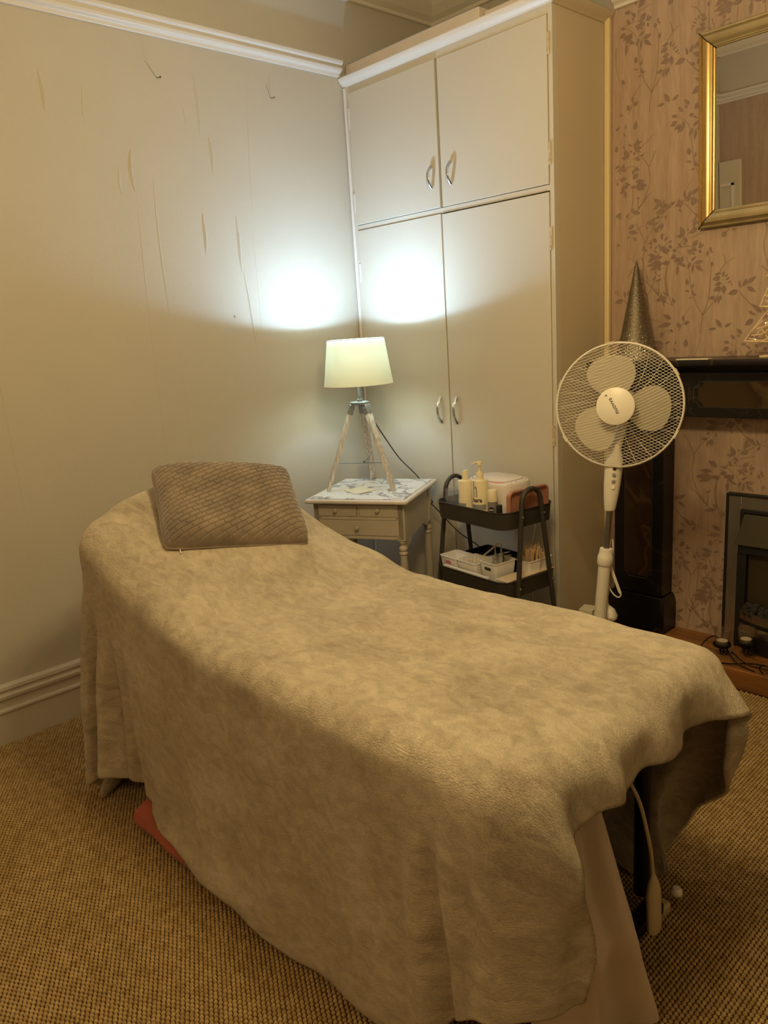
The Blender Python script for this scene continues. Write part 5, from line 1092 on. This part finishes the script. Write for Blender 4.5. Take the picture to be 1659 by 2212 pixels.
for i, (x, y, z) in enumerate(CUPS):
    g = tag(MB().lathe([(0.026, z + 0.0005), (0.027, z + 0.0005), (0.0325, z + 0.062), (0.0335, z + 0.066), (0.0322, z + 0.066), (0.0305, z + 0.062), (0.0255, z + 0.004), (0, z + 0.0035), (0, z + 0.0005)], (x, y, 0), 32, cap=False).build('tealight_glass', 'glass', smooth=True),
            ('clear glass cup on the iron holder, nearer the blanket', 'clear glass cup on the iron holder, nearer the fire')[i], 'glass cup')
    tl_ = thing('tealight', (x, y, z + 0.0042), 0, ('white tealight inside the glass cup nearer the blanket', 'white tealight inside the glass cup nearer the fire')[i], 'tealight')
    MB().lathe([(0, 0), (0.0218, 0), (0.0225, 0.002), (0.0225, 0.014), (0.0219, 0.014), (0.0217, 0.0130)], (0, 0, 0), 24, cap=False).build('tin', 'tin', tl_, smooth=True)
    MB().lathe([(0, 0.001), (0.0216, 0.001), (0.0216, 0.0134), (0.004, 0.0130), (0, 0.013)], (0, 0, 0), 24).build('wax', 'wax', tl_, smooth=True)
    MB().tube([(0, 0, 0.012), (0.001, 0, 0.017)], 0.0007, 5).build('wick', 'gap', tl_)
# ------------------------------------------------------------------ mantel ornaments
gc = thing('glitter_cone', (-1.700, 3.125, 1.3105), 0, 'silver glitter cone ornament on the mantelpiece behind the fan', 'ornament')
CH_, CR = 0.410, 0.082
MB().lathe([(0, 0), (CR, 0.0), (CR * 0.99, 0.006), (0.004, CH_ - 0.006), (0, CH_)], (0, 0, 0), 40).build('cone', mat('glitter_silver_base', (0.20, 0.17, 0.12), 0.4, 0.8, bump=0.9, bscale=260, var=0.4, vscale=160), gc, smooth=True)
rr = np.random.RandomState(2); V = []; Fc = []
for i in range(4600):
    t_ = 1 - math.sqrt(rr.uniform(0, 1)); t_ = min(t_, 0.985); a = rr.uniform(0, 2 * math.pi); r_ = CR * (1 - t_) + 0.0006; c = Vector((r_ * math.cos(a), r_ * math.sin(a), CH_ * t_))
    n = (Vector((math.cos(a), math.sin(a), 0.2)) + Vector(rr.uniform(-0.55, 0.55, 3))).normalized(); u = n.orthogonal().normalized(); v = n.cross(u); s_ = rr.uniform(0.0012, 0.0027); o = len(V)
    V += [c + u * s_, c + v * s_, c - u * s_, c - v * s_]; Fc.append((o, o + 1, o + 2, o + 3))
me = bpy.data.meshes.new('glitter'); me.from_pydata([tuple(q) for q in V], [], Fc); me.materials.append(mat('glitter_flake', (0.92, 0.86, 0.70), 0.22, 1.0)); o = bpy.data.objects.new('glitter', me); COL.objects.link(o); o.parent = gc; o['kind'] = 'stuff'
tag(MB().box((-1.455, 2.992, 1.3108), (-1.325, 3.030, 1.3150)).build('card_strip', 'card'), 'narrow cream card lying on the front edge of the mantel shelf', 'card')
# wicker tree with warm lights
wt = thing('wicker_tree', (-1.135, 3.115, 1.3105), 0, 'pale twig christmas tree ornament with warm lights at the right edge', 'ornament')
rw = random.Random(8)
def tier(zb, zt, wb, wt_):
    b = MB(); P = [(-wb, zb), (wb, zb), (wt_, zt), (-wt_, zt)]
    for i in range(4): b.tube([(P[i][0], -0.002, P[i][1]), ((P[i][0] + P[(i + 1) % 4][0]) / 2, -0.004, (P[i][1] + P[(i + 1) % 4][1]) / 2 + 0.002), (P[(i + 1) % 4][0], -0.002, P[(i + 1) % 4][1])], 0.0026, 6)
    b.tube([(-wb, 0.0, zb), (0, -0.03, zb - 0.004), (wb, 0.0, zb)], 0.0026, 6)
    for i in range(38):
        t_ = rw.uniform(0, 1); z = zb + (zt - zb) * t_; wd = wb + (wt_ - wb) * t_; x = rw.uniform(-wd, wd * 0.2); t2 = min(1, max(0, t_ + rw.uniform(-0.7, 0.7))); w2 = wb + (wt_ - wb) * t2
        x2 = max(-w2, min(w2, x + rw.uniform(0.02, 0.09))); d_ = rw.uniform(-0.022, 0.012)
        b.tube([(x, d_, z), (x2, d_ + rw.uniform(-0.006, 0.006), zb + (zt - zb) * t2)], 0.0023, 5)
    return b.build('twig_tier', 'wicker', wt, smooth=True)
tier(0.060, 0.172, 0.104, 0.020); tier(0.186, 0.285, 0.052, 0.010); tier(0.292, 0.350, 0.030, 0.003)
MB().tube([(0, 0, 0), (0, 0, 0.29)], 0.005, 8).build('trunk', 'wicker', wt); MB().box((-0.035, -0.03, 0), (0.035, 0.03, 0.006)).build('base', 'wicker', wt)
for x, z in ((-0.02, 0.125), (-0.055, 0.066), (0.03, 0.10), (0.0, 0.21), (-0.01, 0.26), (0.05, 0.07)):
    MB().lathe([(0, -0.002), (0.0022, 0), (0, 0.003)], (x, -0.024, z), 8).build('light', 'led', wt)
# small card box beside the fan foot
o = MB().box((-0.030, -0.035, 0), (0.030, 0.035, 0.262)).build('narrow_box', 'card', bev=0.002); o.location = (-1.738, 2.80, 0); o.rotation_euler = (0, 0, math.radians(12))
tag(o, 'narrow cream box standing on the floor left of the fan, its top just visible', 'box')
